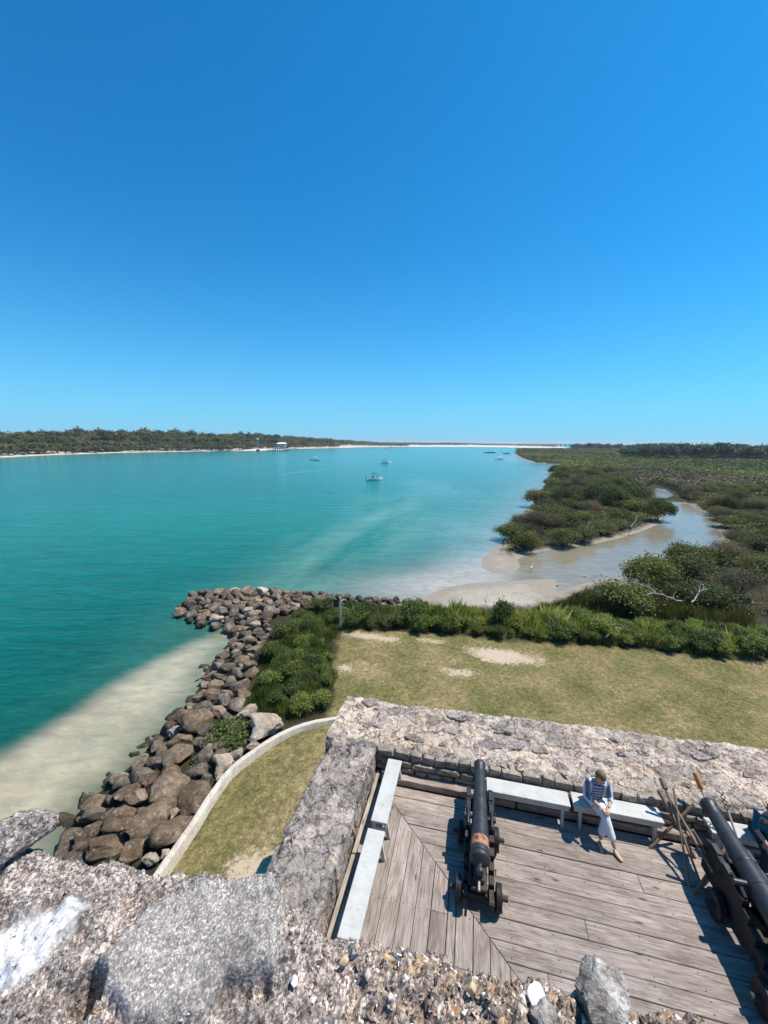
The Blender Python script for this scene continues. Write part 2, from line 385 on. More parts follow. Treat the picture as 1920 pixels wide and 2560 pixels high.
L_FAR = m_leaf('leaf_far_woods', (.035, .055, .026), (.09, .115, .052), (.19, .20, .10))
L_FARB = m_leaf('leaf_far_brush', (.07, .065, .048), (.13, .12, .085), (.20, .185, .135))
L_BLUE = m_leaf('leaf_distant_pines', (.022, .060, .055), (.05, .10, .082), (.10, .15, .11))
L_GRASS = m_leaf('blade_dune_grass', (.07, .095, .032), (.20, .235, .08), (.46, .42, .22), .45)
L_LAWN = m_leaf('blade_lawn', (.075, .085, .028), (.20, .165, .075), (.42, .32, .19), .3)

# ------------------------------------------------------------------ the lie of the land (metres, water at z = 0)
MAIN = [P2(x, y) for x, y in [(60, 2230), (150, 2130), (165, 2066), (240, 1990), (285, 1949), (340, 1908), (405, 1831), (436, 1791), (484, 1747), (505, 1708), (520, 1671), (550, 1650),
    (583, 1592), (592, 1578), (560, 1556), (490, 1545), (450, 1532), (455, 1508), (480, 1488), (540, 1478), (640, 1480), (700, 1484), (842, 1492), (881, 1495), (969, 1498), (1052, 1502),
    (1078, 1484), (1117, 1467), (1178, 1457), (1266, 1452), (1382, 1446), (1396, 1460), (1384, 1482), (1410, 1474), (1465, 1456), (1521, 1448), (1558, 1439), (1650, 1418), (1740, 1400), (1800, 1370),
    (1802, 1335), (1792, 1318), (1785, 1304), (1767, 1281), (1735, 1272), (1725, 1260), (1665, 1256), (1655, 1264), (1653, 1286), (1650, 1309), (1614, 1325), (1549, 1346), (1475, 1362), (1400, 1371), (1326, 1383),
    (1292, 1400), (1302, 1416), (1282, 1433), (1240, 1436), (1207, 1422), (1203, 1400), (1222, 1380), (1250, 1364), (1264, 1338), (1282, 1318), (1312, 1281), (1352, 1237), (1362, 1213), (1378, 1195), (1384, 1174),
    (1400, 1161), (1336, 1157), (1303, 1146), (1284, 1134), (1284, 1127), (1300, 1124), (1360, 1124), (1420, 1124), (1445, 1121), (1460, 1117.5)]] + \
    [np.array(q, float) for q in [(3500, 4200), (9000, 5000), (9000, -3000), (0, -3000), (-12, -40), (-11, -4)]]
POND = [P2(x, y) for x, y in [(1612, 1232), (1638, 1221), (1662, 1223), (1684, 1238), (1657, 1247), (1625, 1245)]]
LEFT = [P2(x, y) for x, y in [(0, 1144), (30, 1143), (57, 1141), (150, 1137), (300, 1132), (400, 1130), (500, 1128), (580, 1127), (640, 1127), (705, 1126), (722, 1122.5), (760, 1121.5), (870, 1119.3), (905, 1118),
    (1010, 1117), (1100, 1117), (1190, 1117.3), (1300, 1119.3), (1380, 1121.2), (1412, 1121.8), (1418, 1119.2), (1400, 1116.5), (1300, 1113.6), (1190, 1111.5), (1060, 1109.6), (960, 1108.6)]] + \
    [np.array(q, float) for q in [(-1200, 2300), (-3500, 900), (-3500, -1500), (-420, -600), (-330, 0)]]
FORT = [P2(x, y, 1.2) for x, y in [(790, 1560), (900, 1535), (1050, 1545), (1200, 1560), (1400, 1575), (1600, 1592), (1930, 1622)]] + [np.array(q, float) for q in [(40, 12), (40, -40), (-12, -40)]] + \
    [P2(x, y, .6) for x, y in [(60, 2230), (150, 2130), (240, 1990), (340, 1908), (405, 1831), (484, 1747), (505, 1708), (520, 1671), (583, 1600), (640, 1560)]]
LAWN = [P2(x, y, LZ) for x, y in [(848, 1572), (1003, 1574), (1165, 1587), (1286, 1601), (1435, 1608), (1610, 1625), (1772, 1640), (1960, 1656)]] + [np.array(q, float) for q in [(34, 10), (34, 0), (0, 0), (-6.5, 3)]] + \
    [P2(x, y, LZ) for x, y in [(405, 2160), (470, 2070), (560, 1950), (640, 1875), (711, 1836), (760, 1816), (800, 1800), (835, 1760), (832, 1640)]]
SAND = [P2(x, y, .1) for x, y in [(1052, 1502), (1078, 1484), (1178, 1457), (1382, 1444), (1396, 1465), (1390, 1490), (1300, 1515), (1180, 1520), (1080, 1520)]]
TIP = [P2(x, y, .1) for x, y in [(1200, 1395), (1240, 1372), (1285, 1395), (1305, 1420), (1285, 1436), (1200, 1430)]]
def ground_z(q):
    q = np.asarray(q, float)
    sm = sdpoly(q, MAIN); sf = sdpoly(q, FORT); slf = sdpoly(q, LEFT); sp = sdpoly(q, POND)
    sm = np.minimum(sm, -sp)
    wf = sstep(-4., .4, sf)
    slope = .10+.42*wf; cap = .38+(LZ-.38)*wf
    ss = np.maximum(sdpoly(q, SAND), sdpoly(q, TIP)); ws = sstep(-1., 1., ss)*(1-wf)
    cap = cap*(1-ws)+(.13+.05*fbm(q*.5, 3, 55))*ws
    z1 = np.where(sm > 0, cap*(1-np.exp(-sm*slope/cap)), sm*.18)
    z1 = z1+(sm > .5)*(1-wf)*.06*fbm(q*.5, 3, 5)*np.clip(sm/3, 0, 1)
    zl = np.where(slf > 0, 1.2*(1-np.exp(-slf*.12)), slf*.1)
    dune = sstep(14, 75, slf)*np.clip((700-q[..., 1])/300, 0, 1)
    dune2 = sstep(20, 90, slf)*sstep(-20, -120, q[..., 0])*sstep(300, 600, q[..., 1])
    zl = zl+(slf > 0)*np.maximum(dune, dune2)*(7.5+2.5*fbm(q*.012, 3, 3))
    return np.maximum(np.maximum(z1, zl), -2.5)
def polar(rs, th):
    R, T = np.meshgrid(rs, th, indexing='ij'); return np.stack([R*np.sin(T), R*np.cos(T)], -1)
def radii(r0, r1, k0, rmid, k1):
    r = [r0]
    while r[-1] < r1: r.append(r[-1]*(k0 if r[-1] < rmid else k1))
    return np.array(r)
TH = np.concatenate([np.linspace(-math.pi, -.95, 40)[:-1], np.linspace(-.95, .95, 430), np.linspace(.95, math.pi, 40)[1:]])

# terrain
rs = radii(4.5, 9000, 1.015, 260, 1.035)
G = polar(rs, TH); GZ = ground_z(G)
V = np.concatenate([G, GZ[..., None]], -1).reshape(-1, 3)
me = nmesh('ground', V, gridF(len(rs), len(TH))[:, ::-1], None, True)
g2 = G.reshape(-1, 2)
slw = sdpoly(g2, LAWN); sml = sdpoly(g2, MAIN); sll = sdpoly(g2, LEFT); srand = fbm(g2*1.3, 4, 21)
sandw = np.maximum(sstep(-1.2, .6, np.maximum(sdpoly(g2, SAND), sdpoly(g2, TIP))+srand*.8), 0)
sandw = np.maximum(sandw, sstep(1.6, .5, sml+srand*.8)*(sdpoly(g2, FORT) < -1.5))
sandw = np.maximum(sandw, (sll > -40)*sstep(16, 10, sll+6*fbm(g2*.03, 3, 8)))
sandbar = (g2[:, 1] > 620)*(sll > 0)*sstep(-40, -10, g2[:, 0]*.0+sll-0)*sstep(190, 110, sll+30*fbm(g2*.006, 3, 9))*(g2[:, 0] > -60)
sandw = np.maximum(sandw, sandbar)
lawnw = sstep(-.15, .25, slw+.25*srand)
att = me.attributes.new('zone', 'FLOAT_COLOR', 'POINT')
def gpx(x, y, sx, sy):
    c0 = P2(x, y, LZ); d = g2-c0; return np.exp(-((d@A_)/sx)**2-((d@B_)/sy)**2)
S_, T_ = ST(g2)
bare_ = np.maximum.reduce([1.0*gpx(1255, 1640, 2.0, .8), .75*gpx(1150, 1680, 1.3, .5), .8*gpx(930, 1590, 2.2, .5), .7*gpx(860, 1665, .5, .4), .6*gpx(1080, 1600, 1.6, .4), .55*gpx(1180, 1620, 1.5, .4), 1.0*sstep(-4.7, -3.5, S_+.25*srand)*(S_ < -.9)*sstep(-1.6, .6, T_), .4*gpx(900, 1745, 1.2, .3)])
bare_ = np.clip(bare_*1.15+.25*srand-.12, 0, 1)
rgba = np.stack([lawnw, sandw, bare_, np.ones(len(g2))], 1).astype(np.float32)
att.data.foreach_set('color', rgba.ravel())
k = N('ground_sand_grass_soil', .95, .1); srnd = 0; p = k.pos(); z = k.sep(p)[2]; zn = k.sep(k.attr('zone'))
n1 = k.noise(p, .55, 6, .65); n2 = k.noise(p, 5., 6, .7); n3 = k.noise(p, 26., 4, .7)
grass = k.ramp(n1, [(.30, (.105, .105, .036)), (.46, (.155, .138, .056)), (.56, (.205, .165, .075)), (.70, (.28, .215, .12))])
grass = k.mix(.6, grass, k.ramp(k.noise(p, 13., 4, .75), [(.3, .15), (.5, .5), (.7, .88)]), 'OVERLAY'); grass = k.mix(.8, grass, k.ramp(n2, [(.3, .2), (.5, .5), (.7, .85)]), 'OVERLAY')
grass = k.mix(k.ramp(n3, [(.32, .35), (.5, 0.)]), grass, (.06, .062, .022))
bare = k.ramp(k.math('ADD', zn[2], k.math('MULTIPLY', k.math('SUBTRACT', k.noise(p, 6., 6, .8), .5), 2.0)), [(.30, 0.), (.62, .9)])
grass = k.mix(bare, grass, (.50, .40, .30))
soil = k.ramp(n2, [(.3, (.025, .025, .014)), (.7, (.06, .052, .03))])
sand = k.ramp(n2, [(.3, (.34, .30, .245)), (.7, (.45, .40, .335))])
sand = k.mix(k.ramp(k.noise(p, 2.4, 7, .8), [(.58, 0.), (.66, .75)]), sand, (.12, .10, .075))
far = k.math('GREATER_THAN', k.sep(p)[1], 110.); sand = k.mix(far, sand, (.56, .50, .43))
wet = k.ramp(k.math('ADD', z, k.math('MULTIPLY', k.math('SUBTRACT', k.noise(p, .9, 5, .65), .5), .16)), [(0.0, 1.), (.07, 1.), (.17, 0.)]); wet.node.color_ramp.elements[0].position = 0
sand = k.mix(k.math('MULTIPLY', wet, .6), sand, (.20, .165, .135))
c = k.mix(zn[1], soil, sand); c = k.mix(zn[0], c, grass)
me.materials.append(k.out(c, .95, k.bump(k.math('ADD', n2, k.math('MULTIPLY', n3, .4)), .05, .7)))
tag(link('ground', me), kind='structure')

# water
rs = radii(4.5, 20000, 1.015, 400, 1.05)
G = polar(rs, TH); g2 = G.reshape(-1, 2); R = np.hypot(g2[:, 0], g2[:, 1])
sm = -np.maximum(sdpoly(g2, MAIN), -1e9)            # distance outside the near land
def gss(cx, cy, sx, sy, ang=0.):
    c0 = P2(cx, cy); d = g2-c0; ca, sa = math.cos(ang), math.sin(ang)
    u = d[:, 0]*ca+d[:, 1]*sa; v = -d[:, 0]*sa+d[:, 1]*ca
    return np.exp(-(u/sx)**2-(v/sy)**2)
PLUME = [P2(x, y) for x, y in [(600, 1560), (560, 1585), (480, 1612), (400, 1655), (300, 1712), (200, 1780), (100, 1842), (0, 1900), (-200, 2040), (-300, 2400), (100, 2400), (160, 2100), (250, 1985), (340, 1905), (410, 1825), (490, 1740), (560, 1640), (585, 1590)]]
lum = fbm(g2*np.array([.25, .25]), 3, 31)
def C3(c): return np.array(c)[None, :]
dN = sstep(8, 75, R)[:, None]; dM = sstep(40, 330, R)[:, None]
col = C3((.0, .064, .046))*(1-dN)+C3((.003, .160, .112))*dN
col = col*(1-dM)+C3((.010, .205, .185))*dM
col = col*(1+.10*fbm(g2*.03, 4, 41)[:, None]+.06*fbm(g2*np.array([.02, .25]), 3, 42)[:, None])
sp_ = sdpoly(g2, PLUME); pw = sstep(-1.1, .75, sp_+.25*lum)*(.93+.14*fbm(g2*np.array([1.1, .4]), 3, 51))
edge = sstep(2.0, .2, sm)*(g2[:, 1] < 24)           # darker weed close to the stones
pcol = C3((.37, .315, .22))*(1-edge[:, None])+C3((.20, .185, .125))*edge[:, None]
col = col*(1-pw[:, None])+pcol*pw[:, None]
def blend(col, wgt, c): wgt = np.clip(wgt, 0, 1)[:, None]; return col*(1-wgt)+C3(c)*wgt
st_ = .75+.5*fbm(g2*np.array([.35, .12]), 4, 61)
v_ = P2(1040, 1215)-P2(740, 1400); an_ = math.atan2(v_[1], v_[0]); Lv = np.linalg.norm(v_)
stk = .55+.9*fbm(np.stack([(g2@np.array([math.cos(an_), math.sin(an_)]))*.05, (g2@np.array([-math.sin(an_), math.cos(an_)]))*.22], -1), 4, 66)
col = blend(col, .42*gss(860, 1365, Lv*.26, 4.6, an_)*stk, (.22, .33, .23)); col = blend(col, .42*gss(960, 1300, Lv*.42, 8., an_)*stk, (.17, .33, .25))
col = blend(col, .35*gss(970, 1258, 6, 20, -.1)*stk, (.22, .36, .30))
col = blend(col, .45*gss(1080, 1215, 8, 26, .1)*st_, (.16, .36, .36))
col = blend(col, .40*gss(1180, 1330, 7, 14, 0)*st_, (.17, .33, .31))
right = sstep(-6, 10, g2[:, 0])*sstep(20, 27, g2[:, 1])*sstep(500, 300, g2[:, 1])
sc1 = 2.2+R*.055
shal = np.exp(-np.clip(sm, 0, 1e9)/sc1)*right
col = blend(col, .8*shal, (.27, .30, .28))
tipd = gss(1080, 1474, 7.0, 4.2, .0)+gss(1200, 1430, 5.5, 4.5, .4)
col = blend(col, .85*tipd, (.36, .33, .28))
# tidal creek: murky brown green water
CREEK = [P2(x, y) for x, y in [(1285, 1430), (1275, 1452), (1390, 1446), (1400, 1500), (1560, 1450), (1700, 1450), (1840, 1400), (1840, 1280), (1735, 1250), (1600, 1210), (1560, 1240), (1630, 1300), (1500, 1340), (1330, 1375), (1290, 1395)]]
scr = sdpoly(g2, CREEK); cw = sstep(-1.2, .8, scr)
col = blend(col, cw, (.22, .195, .14))
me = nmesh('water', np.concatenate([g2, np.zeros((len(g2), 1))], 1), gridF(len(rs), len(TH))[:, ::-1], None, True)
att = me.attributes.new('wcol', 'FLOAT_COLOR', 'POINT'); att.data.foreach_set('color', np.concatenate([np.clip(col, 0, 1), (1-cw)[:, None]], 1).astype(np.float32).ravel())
k = N('water_surface', .1, .5); k.b.inputs['IOR'].default_value = 1.33
p = k.pos(); wc = k.attr('wcol'); calm = k.attr('wcol', 'Alpha')
w1 = k.noise(k.map(p, (.9, 2.2, 1), (0, 0, .25)), 1., 5, .62, .4); w2 = k.noise(k.map(p, (.16, .5, 1), (0, 0, -.2)), 1., 4, .55, .5)
w3 = k.noise(k.map(p, (.02, .10, 1), (0, 0, .15)), 1., 4, .6, 1.)
cc = k.mix(1., wc, k.ramp(w2, [(.3, .88), (.5, 1.), (.72, 1.14)]), 'MULTIPLY')
cc = k.mix(1., cc, k.ramp(w3, [(.3, .93), (.5, 1.), (.72, 1.10)]), 'MULTIPLY')
cc = k.mix(1., cc, k.ramp(w1, [(.32, .84), (.52, 1.), (.72, 1.22)]), 'MULTIPLY')  # light and shade of the wavelets painted into the water colour
hh = k.math('ADD', k.math('MULTIPLY', w1, .55), k.math('MULTIPLY', w2, 1.6))
hh = k.math('MULTIPLY', hh, k.math('ADD', k.math('MULTIPLY', calm, .93), .07))
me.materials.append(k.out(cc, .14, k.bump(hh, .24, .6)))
tag(link('water', me), kind='structure')

# ------------------------------------------------------------------ fort: walls, deck
def terr(v, n): 
    q = v*n; f = np.floor(q); return (f+sstep(.72, 1., q-f))/n
def stone_disp(p, amp=1., seed=0):
    p2 = p[..., :2]; wv = np.stack([fbm(p2*2.1, 3, 71+seed), fbm(p2*2.1, 3, 72+seed)], -1)*.35
    d1, d2, cid = worley((p2+wv)*2.3, 5+seed)
    crack = sstep(.075, .0, d2-d1)
    e1, e2, eid = worley((p2+wv*1.4)*6.5, 15+seed)
    f = fbm(p*3.2, 5, 81+seed, .55)
    global LASTP; LASTP = (cid, np.clip(sstep(.045, .005, d2-d1)*.9+.35*sstep(.05, 0, e2-e1), 0, 1)*sstep(-.45, .1, f))
    return amp*(.030*(cid-.5)-.030*crack+.075*terr(f, 6)+.012*(eid-.5)-.007*sstep(.09, 0, e2-e1)+.008*fbm(p*30, 3, 91+seed, .6))
def swept_wall(name, f, L0, L1, prof, nl, mat, parent, step=.016, seed=0):
    """f(l, c, z) -> world; prof = list of (c, z) cross section"""
    pr = [prof[0]]
    for a, b in zip(prof[:-1], prof[1:]):
        d = math.hypot(b[0]-a[0], b[1]-a[1]); stp = step if d < 2.2 else .12
        m = max(1, int(d/stp))
        for j in range(1, m+1): pr.append((a[0]+(b[0]-a[0])*j/m, a[1]+(b[1]-a[1])*j/m))
    pr = np.array(pr); nrm = np.gradient(pr, axis=0); nrm = np.stack([-nrm[:, 1], nrm[:, 0]], 1); nrm /= np.linalg.norm(nrm, axis=1)[:, None]+1e-9
    for _ in range(3): nrm[1:-1] = (nrm[:-2]+nrm[1:-1]*2+nrm[2:])/4
    ls = np.linspace(L0, L1, nl); LL, K = np.meshgrid(ls, np.arange(len(pr)), indexing='ij')
    Cc = pr[K, 0]; Zz = pr[K, 1]
    W = f(LL, Cc, Zz); D = stone_disp(W, 1., seed)+.03*fbm(W*.9, 2, 7)
    W2 = f(LL, Cc+nrm[K, 0]*D, Zz+nrm[K, 1]*D)
    o = obj(name, W2.reshape(-1, 3), gridF(nl, len(pr)), mat, parent, True)
    a_ = o.data.attributes.new('plate', 'FLOAT_COLOR', 'POINT'); a_.data.foreach_set('color', np.stack([LASTP[0], LASTP[1], LASTP[0]*0, LASTP[0]*0+1], -1).reshape(-1, 4).astype(np.float32).ravel())
    return o
def f_back(l, c, z):     # l along s, c = t
    c = c-.05*np.clip(l, 0, 12)*np.clip(-c/1.4, 0, 1.2)
    return np.stack([O_[0]+A_[0]*l+B_[0]*c, O_[1]+A_[1]*l+B_[1]*c, DZ+z], -1)
def f_left(l, c, z):     # l along t, c = s
    return np.stack([O_[0]+A_[0]*c+B_[0]*l, O_[1]+A_[1]*c+B_[1]*l, DZ+z], -1)
WH = .60
bw = thing('parapet_wall', 'long pinkish stone parapet with cracked top behind the two wall benches', 'wall', FP(4, -.8, WH))
def keep(o, par):
    o.parent = par; o.matrix_parent_inverse = Matrix.Translation(-Vector(par.location)) if par.rotation_euler.z == 0 else par.matrix_world.inverted(); return o
bw.rotation_euler = (0, 0, 0)
keep(swept_wall('wall_core', f_back, -1.22, 10.5, [(.07, -.02), (.06, .30), (.03, .38), (-.03, WH-.05), (-.10, WH+.0), (-1.45, WH-.02), (-1.56, WH-.07), (-1.80, -4.2)], 700, M_WALL2, None), bw)
lw = thing('parapet_wall', 'grey rough coquina side parapet beside the two end-on benches', 'wall', FP(-.5, 3, WH))
keep(swept_wall('wall_core', f_left, -.06, 7.4, [(-1.32, -4.2), (-1.10, WH-.08), (-1.02, WH-.01), (-.12, WH), (-.05, WH-.05), (-.02, .2), (-.01, -.02)], 460, M_WALL, None, seed=3), lw)
# end cap of the back wall's left side is closed by a face
mb = MB(); mb.prism([(-1.20, -1.50), (-1.20, -.08), (-1.02, -.08), (-1.02, -1.50)], -4.2, WH-.06)
q = mb.build('wall_end', M_WALL); q.location = FP(0, 0); q.rotation_euler = (0, 0, ROT)
for v in q.data.vertices: v.co.y *= -1
keep_m = q.matrix_basis.copy(); q.parent = bw; q.matrix_parent_inverse = Matrix.Translation(-Vector(bw.location))

def rock_mesh(name, mat, sub=3, seed=0, flat=.7, blk=0., dims=(1, 1, 1), amp=.22):
    bm = bmesh.new(); bmesh.ops.create_icosphere(bm, subdivisions=sub, radius=1.)
    V = np.array([v.co[:] for v in bm.verts]); F = [[v.index for v in f.verts] for f in bm.faces]; bm.free()
    if blk > 0:
        m = np.abs(V).max(1)[:, None]; V = V*(1-blk)+(V/m)*blk*.8
    r_ = np.random.default_rng(seed)
    for _ in range(0 if blk > .7 else 13):                                # flat facets
        n_ = r_.normal(size=3); n_ /= np.linalg.norm(n_); h = .52+.26*r_.random()
        dd = V@n_; V = V-np.where(dd > h, dd-h, 0)[:, None]*n_*.97
    d = fbm(V*1.3+seed*3.1, 4, seed, .5)*amp+fbm(V*4+seed, 5, seed+9, .7)*.15-.05*sstep(.10, 0., np.abs(fbm(V*2.2+seed*1.7, 3, seed+4)))
    V = V*(1+d[:, None]); V[:, 2] *= flat
    return nmesh(name, V*np.array(dims), F, mat, True)
def block_mesh(name, mat, seed, dims):
    bm = bmesh.new(); bmesh.ops.create_cube(bm, size=2.); bmesh.ops.subdivide_edges(bm, edges=bm.edges[:], cuts=3, use_grid_fill=True)
    V = np.array([v.co[:] for v in bm.verts]); F = [[v.index for v in f.verts] for f in bm.faces]; bm.free()
    V = V/(np.sum(np.abs(V)**9, 1)**(1/9.))[:, None]; r_ = np.random.default_rng(seed)
    sk = r_.uniform(-.16, .16, 4); V[:, 0] += V[:, 2]*sk[0]; V[:, 2] += V[:, 0]*sk[1]*.9; V[:, 2] *= 1+V[:, 0]*sk[2]
    V = V*(1+fbm(V*1.4+seed, 3, seed)[:, None]*.14)
    return nmesh(name, V*np.array(dims), F, mat)
# courses of the inner face (stones are parts of the wall)
rr = random.Random(5)
for row, (zc, hh_, tt, mat, xs0) in enumerate([(.49, .17, -.015, M_BLK, .02), (.33, .12, .055, M_BLK, .10), (.21, .10, .07, M_BLK, .0), (.10, .09, .075, M_BLK, .12)]):
    s_ = xs0
    while s_ < 7.6:
        L = rr.uniform(.17, .42) if row == 0 else rr.uniform(.2, .5)
        me_ = block_mesh('stone', mat, rr.randrange(9999), (L/2, .09+rr.random()*.035, hh_/2*.94))
        o = link('stone', me_, None, FP(s_+L/2, tt+rr.uniform(-.012, .012), zc+rr.uniform(-.012, .012)), (rr.uniform(-.03, .03), rr.uniform(-.04, .04), ROT+rr.uniform(-.04, .04)))
        keep(o, bw); s_ += L+rr.uniform(.015, .035)
# loose slabs bedded in the cracked top of the back wall
def slab_mesh(L, Wd, hgt, mat, seed):
    r_ = np.random.default_rng(seed); n = 28; a = np.arange(n)/n*2*math.pi; m = r_.integers(5, 8); ca = np.sort(r_.uniform(0, 2*math.pi, m)); rad = np.ones(n)
    rad = np.min([1/np.maximum(np.cos(a-c), .35)*r_.uniform(.7, .95) for c in ca]+[np.full(n, 1.15)], axis=0)*(1+.05*r_.normal(size=n))
    V = []; 
    for f, z in ((1., -.06), (1., hgt*.7), (.93, hgt), (.6, hgt*1.08), (.3, hgt)):
        for k_ in range(n): V.append((math.cos(a[k_])*rad[k_]*f*L, math.sin(a[k_])*rad[k_]*f*Wd, z+.006*r_.normal()*(f < .99)))
    V.append((0, 0, hgt)); F = [(i*n+k_, i*n+(k_+1) % n, (i+1)*n+(k_+1) % n, (i+1)*n+k_) for i in range(4) for k_ in range(n)]+[(4*n+k_, 4*n+(k_+1) % n, 5*n) for k_ in range(n)]
    me_ = nmesh('stone_slab', V, F, mat)
    return me_
M_SLAB = m_stone('slab_stone', (.22, .185, .16), (.34, .285, .25), (.46, .39, .34), flk=.15, lichen=.35)
M_SLABD = m_stone('slab_stone_dark', (.14, .125, .115), (.22, .195, .18), (.32, .28, .26), flk=.12, lichen=.45)
for k_ in range(46):
    s_ = rr.uniform(-.9, 8.2); t_ = rr.uniform(-1.48, -.16)
    L = rr.uniform(.09, .24); Wd = L*rr.uniform(.5, .9)
    if k_ < 6: s_, t_, L, Wd = [(1.62, -1.40, .24, .12), (1.98, -1.36, .14, .09), (2.25, -1.3, .12, .1), (2.62, -1.22, .2, .13), (2.9, -.7, .2, .15), (2.35, -.75, .18, .16)][k_]
    me_ = slab_mesh(L, Wd, .016, M_SLAB if rr.random() < .6 else M_SLABD, rr.randrange(9999))
    o = link('stone_slab', me_, None, FP(s_, t_, WH+rr.uniform(-.006, .012)), (rr.uniform(-.05, .05), rr.uniform(-.05, .05), ROT+rr.uniform(-.5, .5)))
    keep(o, bw)
# deck
dk = link('gun_deck', nmesh('gun_deck', *(lambda m: ([tuple(v) for v in m.V], m.F))(MB().prism([(-.05, -7.3), (10.5, -7.3), (10.5, -.03), (-.05, -.03)], -.9, -.055)), M_CARR2), None, FP(0, 0), (0, 0, ROT))
tag(dk, kind='structure')
def clip(poly, a, b, c):       # keep a*x+b*y+c >= 0
    out = []
    for i in range(len(poly)):
        p_, q_ = poly[i], poly[(i+1) % len(poly)]; dp = a*p_[0]+b*p_[1]+c; dq = a*q_[0]+b*q_[1]+c
        if dp >= 0: out.append(p_)
        if (dp >= 0) != (dq >= 0):
            u = dp/(dp-dq); out.append((p_[0]+(q_[0]-p_[0])*u, p_[1]+(q_[1]-p_[1])*u))
    return out
def plank(poly, z0, z1, mat, name='plank'):
    if len(poly) < 3: return
    mb = MB(); c = (sum(p_[0] for p_ in poly)/len(poly), sum(p_[1] for p_ in poly)/len(poly))
    ins = [(p_[0]+(c[0]-p_[0])*0, p_[1]) for p_ in poly]
    n = len(ins); sh = []
    cx, cy = c
    for (x_, y_) in ins:
        dx, dy = cx-x_, cy-y_; sh.append((x_+math.copysign(min(.006, abs(dx)), dx), y_+math.copysign(min(.006, abs(dy)), dy)))
    V = [(x_, -y_, z0) for x_, y_ in ins]+[(x_, -y_, z1-.006) for x_, y_ in ins]+[(x_, -y_, z1) for x_, y_ in sh]
    F = [tuple(range(n)), tuple(range(3*n-1, 2*n-1, -1))]
    for r_ in (0, 1): F += [(r_*n+i, (r_+1)*n+i, (r_+1)*n+(i+1) % n, r_*n+(i+1) % n) for i in range(n)]
    mb.add(V, F); return mb.build(name, mat, dk)
MIT = (1.0, -.985, -.42)       # s - .985 (t) - c : right of the mitre line when > 0
mit = lambda g: (1., -.64, g)
# mitre line from (s,t) = (.31,.35) to (2.5,3.4): s = .31 + .62*(t-.35)
a1, b1, c1 = 1., -.98, -(.26-.98*.53)
nails = MB()
t_ = .37; i = 0
while t_ < 7.2:
    wd = [.24, .27, .28, .30, .29, .34, .27, .30][i % 8]; gap = rr.uniform(.007, .014)
    if i == 0: t_ = .36
    brk = sorted([rr.uniform(5.5, 8.5)]) if i % 3 else [rr.uniform(2.5, 5)]
    xs = [-.5]+brk+[10.4]
    for x_a, x_b in zip(xs[:-1], xs[1:]):
        pl = clip([(x_a+.003, t_), (x_b-.003, t_), (x_b-.003, t_+wd-gap), (x_a+.003, t_+wd-gap)], a1, b1, c1-.006)
        if len(pl) >= 3 and max(q_[0] for q_ in pl)-min(q_[0] for q_ in pl) > .05: plank(pl, -.05, rr.uniform(-.004, .004), M_WOODA)
    for sx in np.arange(.8, 8, .62):
        for dt in (.05, wd-.06):
            if a1*sx+b1*(t_+dt)+c1 > .05: nails.box((sx+rr.uniform(-.02, .02), -(t_+dt), .0045), (.011, .011, .005))
    t_ += wd; i += 1
s_ = .07; i = 0
while s_ < 5.2:
    wd = [.13, .26, .24, .27, .25, .24, .26][i % 7]; gap = rr.uniform(.006, .012)
    brk = [rr.uniform(4, 6)] if i % 2 else [rr.uniform(2.4, 3.4)]
    xs = [.30]+brk+[7.2]
    for t_a, t_b in zip(xs[:-1], xs[1:]):
        pl = clip([(s_, t_a+.003), (s_+wd-gap, t_a+.003), (s_+wd-gap, t_b-.003), (s_, t_b-.003)], -a1, -b1, -c1-.006)
        if len(pl) >= 3: plank(pl, -.05, rr.uniform(-.004, .004), M_WOODB)
    for ty in np.arange(.7, 7, .6):
        for ds in (.05, wd-.06):
            if a1*(s_+ds)+b1*ty+c1 < -.05: nails.box((s_+ds, -(ty+rr.uniform(-.02, .02)), .0045), (.011, .011, .005))
    s_ += wd; i += 1
tag(nails.build('nail_heads', M_DARK, dk), kind='stuff')
# beams at the foot of the walls
def beam(s0, s1, t0, t1, z0, z1, mat):
    return MB().box(((s0+s1)/2, -(t0+t1)/2, (z0+z1)/2), (s1-s0, t1-t0, z1-z0), None, .012).build('edge_beam', mat, dk, False)
beam(.13, 2.9, .12, .34, .0, .15, M_BEAMA); beam(2.93, 5.9, .12, .335, .0, .15, M_BEAMA); beam(5.93, 9, .12, .34, .0, .145, M_BEAMA)
beam(.01, .085, .13, 2.0, .0, .10, M_BEAMB); beam(.01, .08, 2.02, 4.4, .0, .10, M_BEAMB); beam(.01, .085, 4.42, 7.1, .0, .10, M_BEAMB)

# tower below the camera
tw = thing('watch_tower', 'rough shelly coquina tower parapet in the foreground under the viewer', 'tower', FP(1.8, 8.4, 0), 0)
# ------------------------------------------------------------------ foreground coquina parapet
ZP = CH-.66
FE = [(-.95, .0), (0, 0), (1, 0)]
e0 = P(0, 2105, ZP)[:2]; e1 = P(1900, 2545, ZP)[:2]; ed = (e1-e0); eL = np.linalg.norm(ed); ed /= eL; en = np.array([ed[1], -ed[0]])   # en points to the camera
us = np.arange(-.55, 1.75, .0030); vs = np.concatenate([np.arange(-.035, .62, .0030), np.arange(.63, 1.3, .02)])
U, Vv = np.meshgrid(us, vs, indexing='ij')
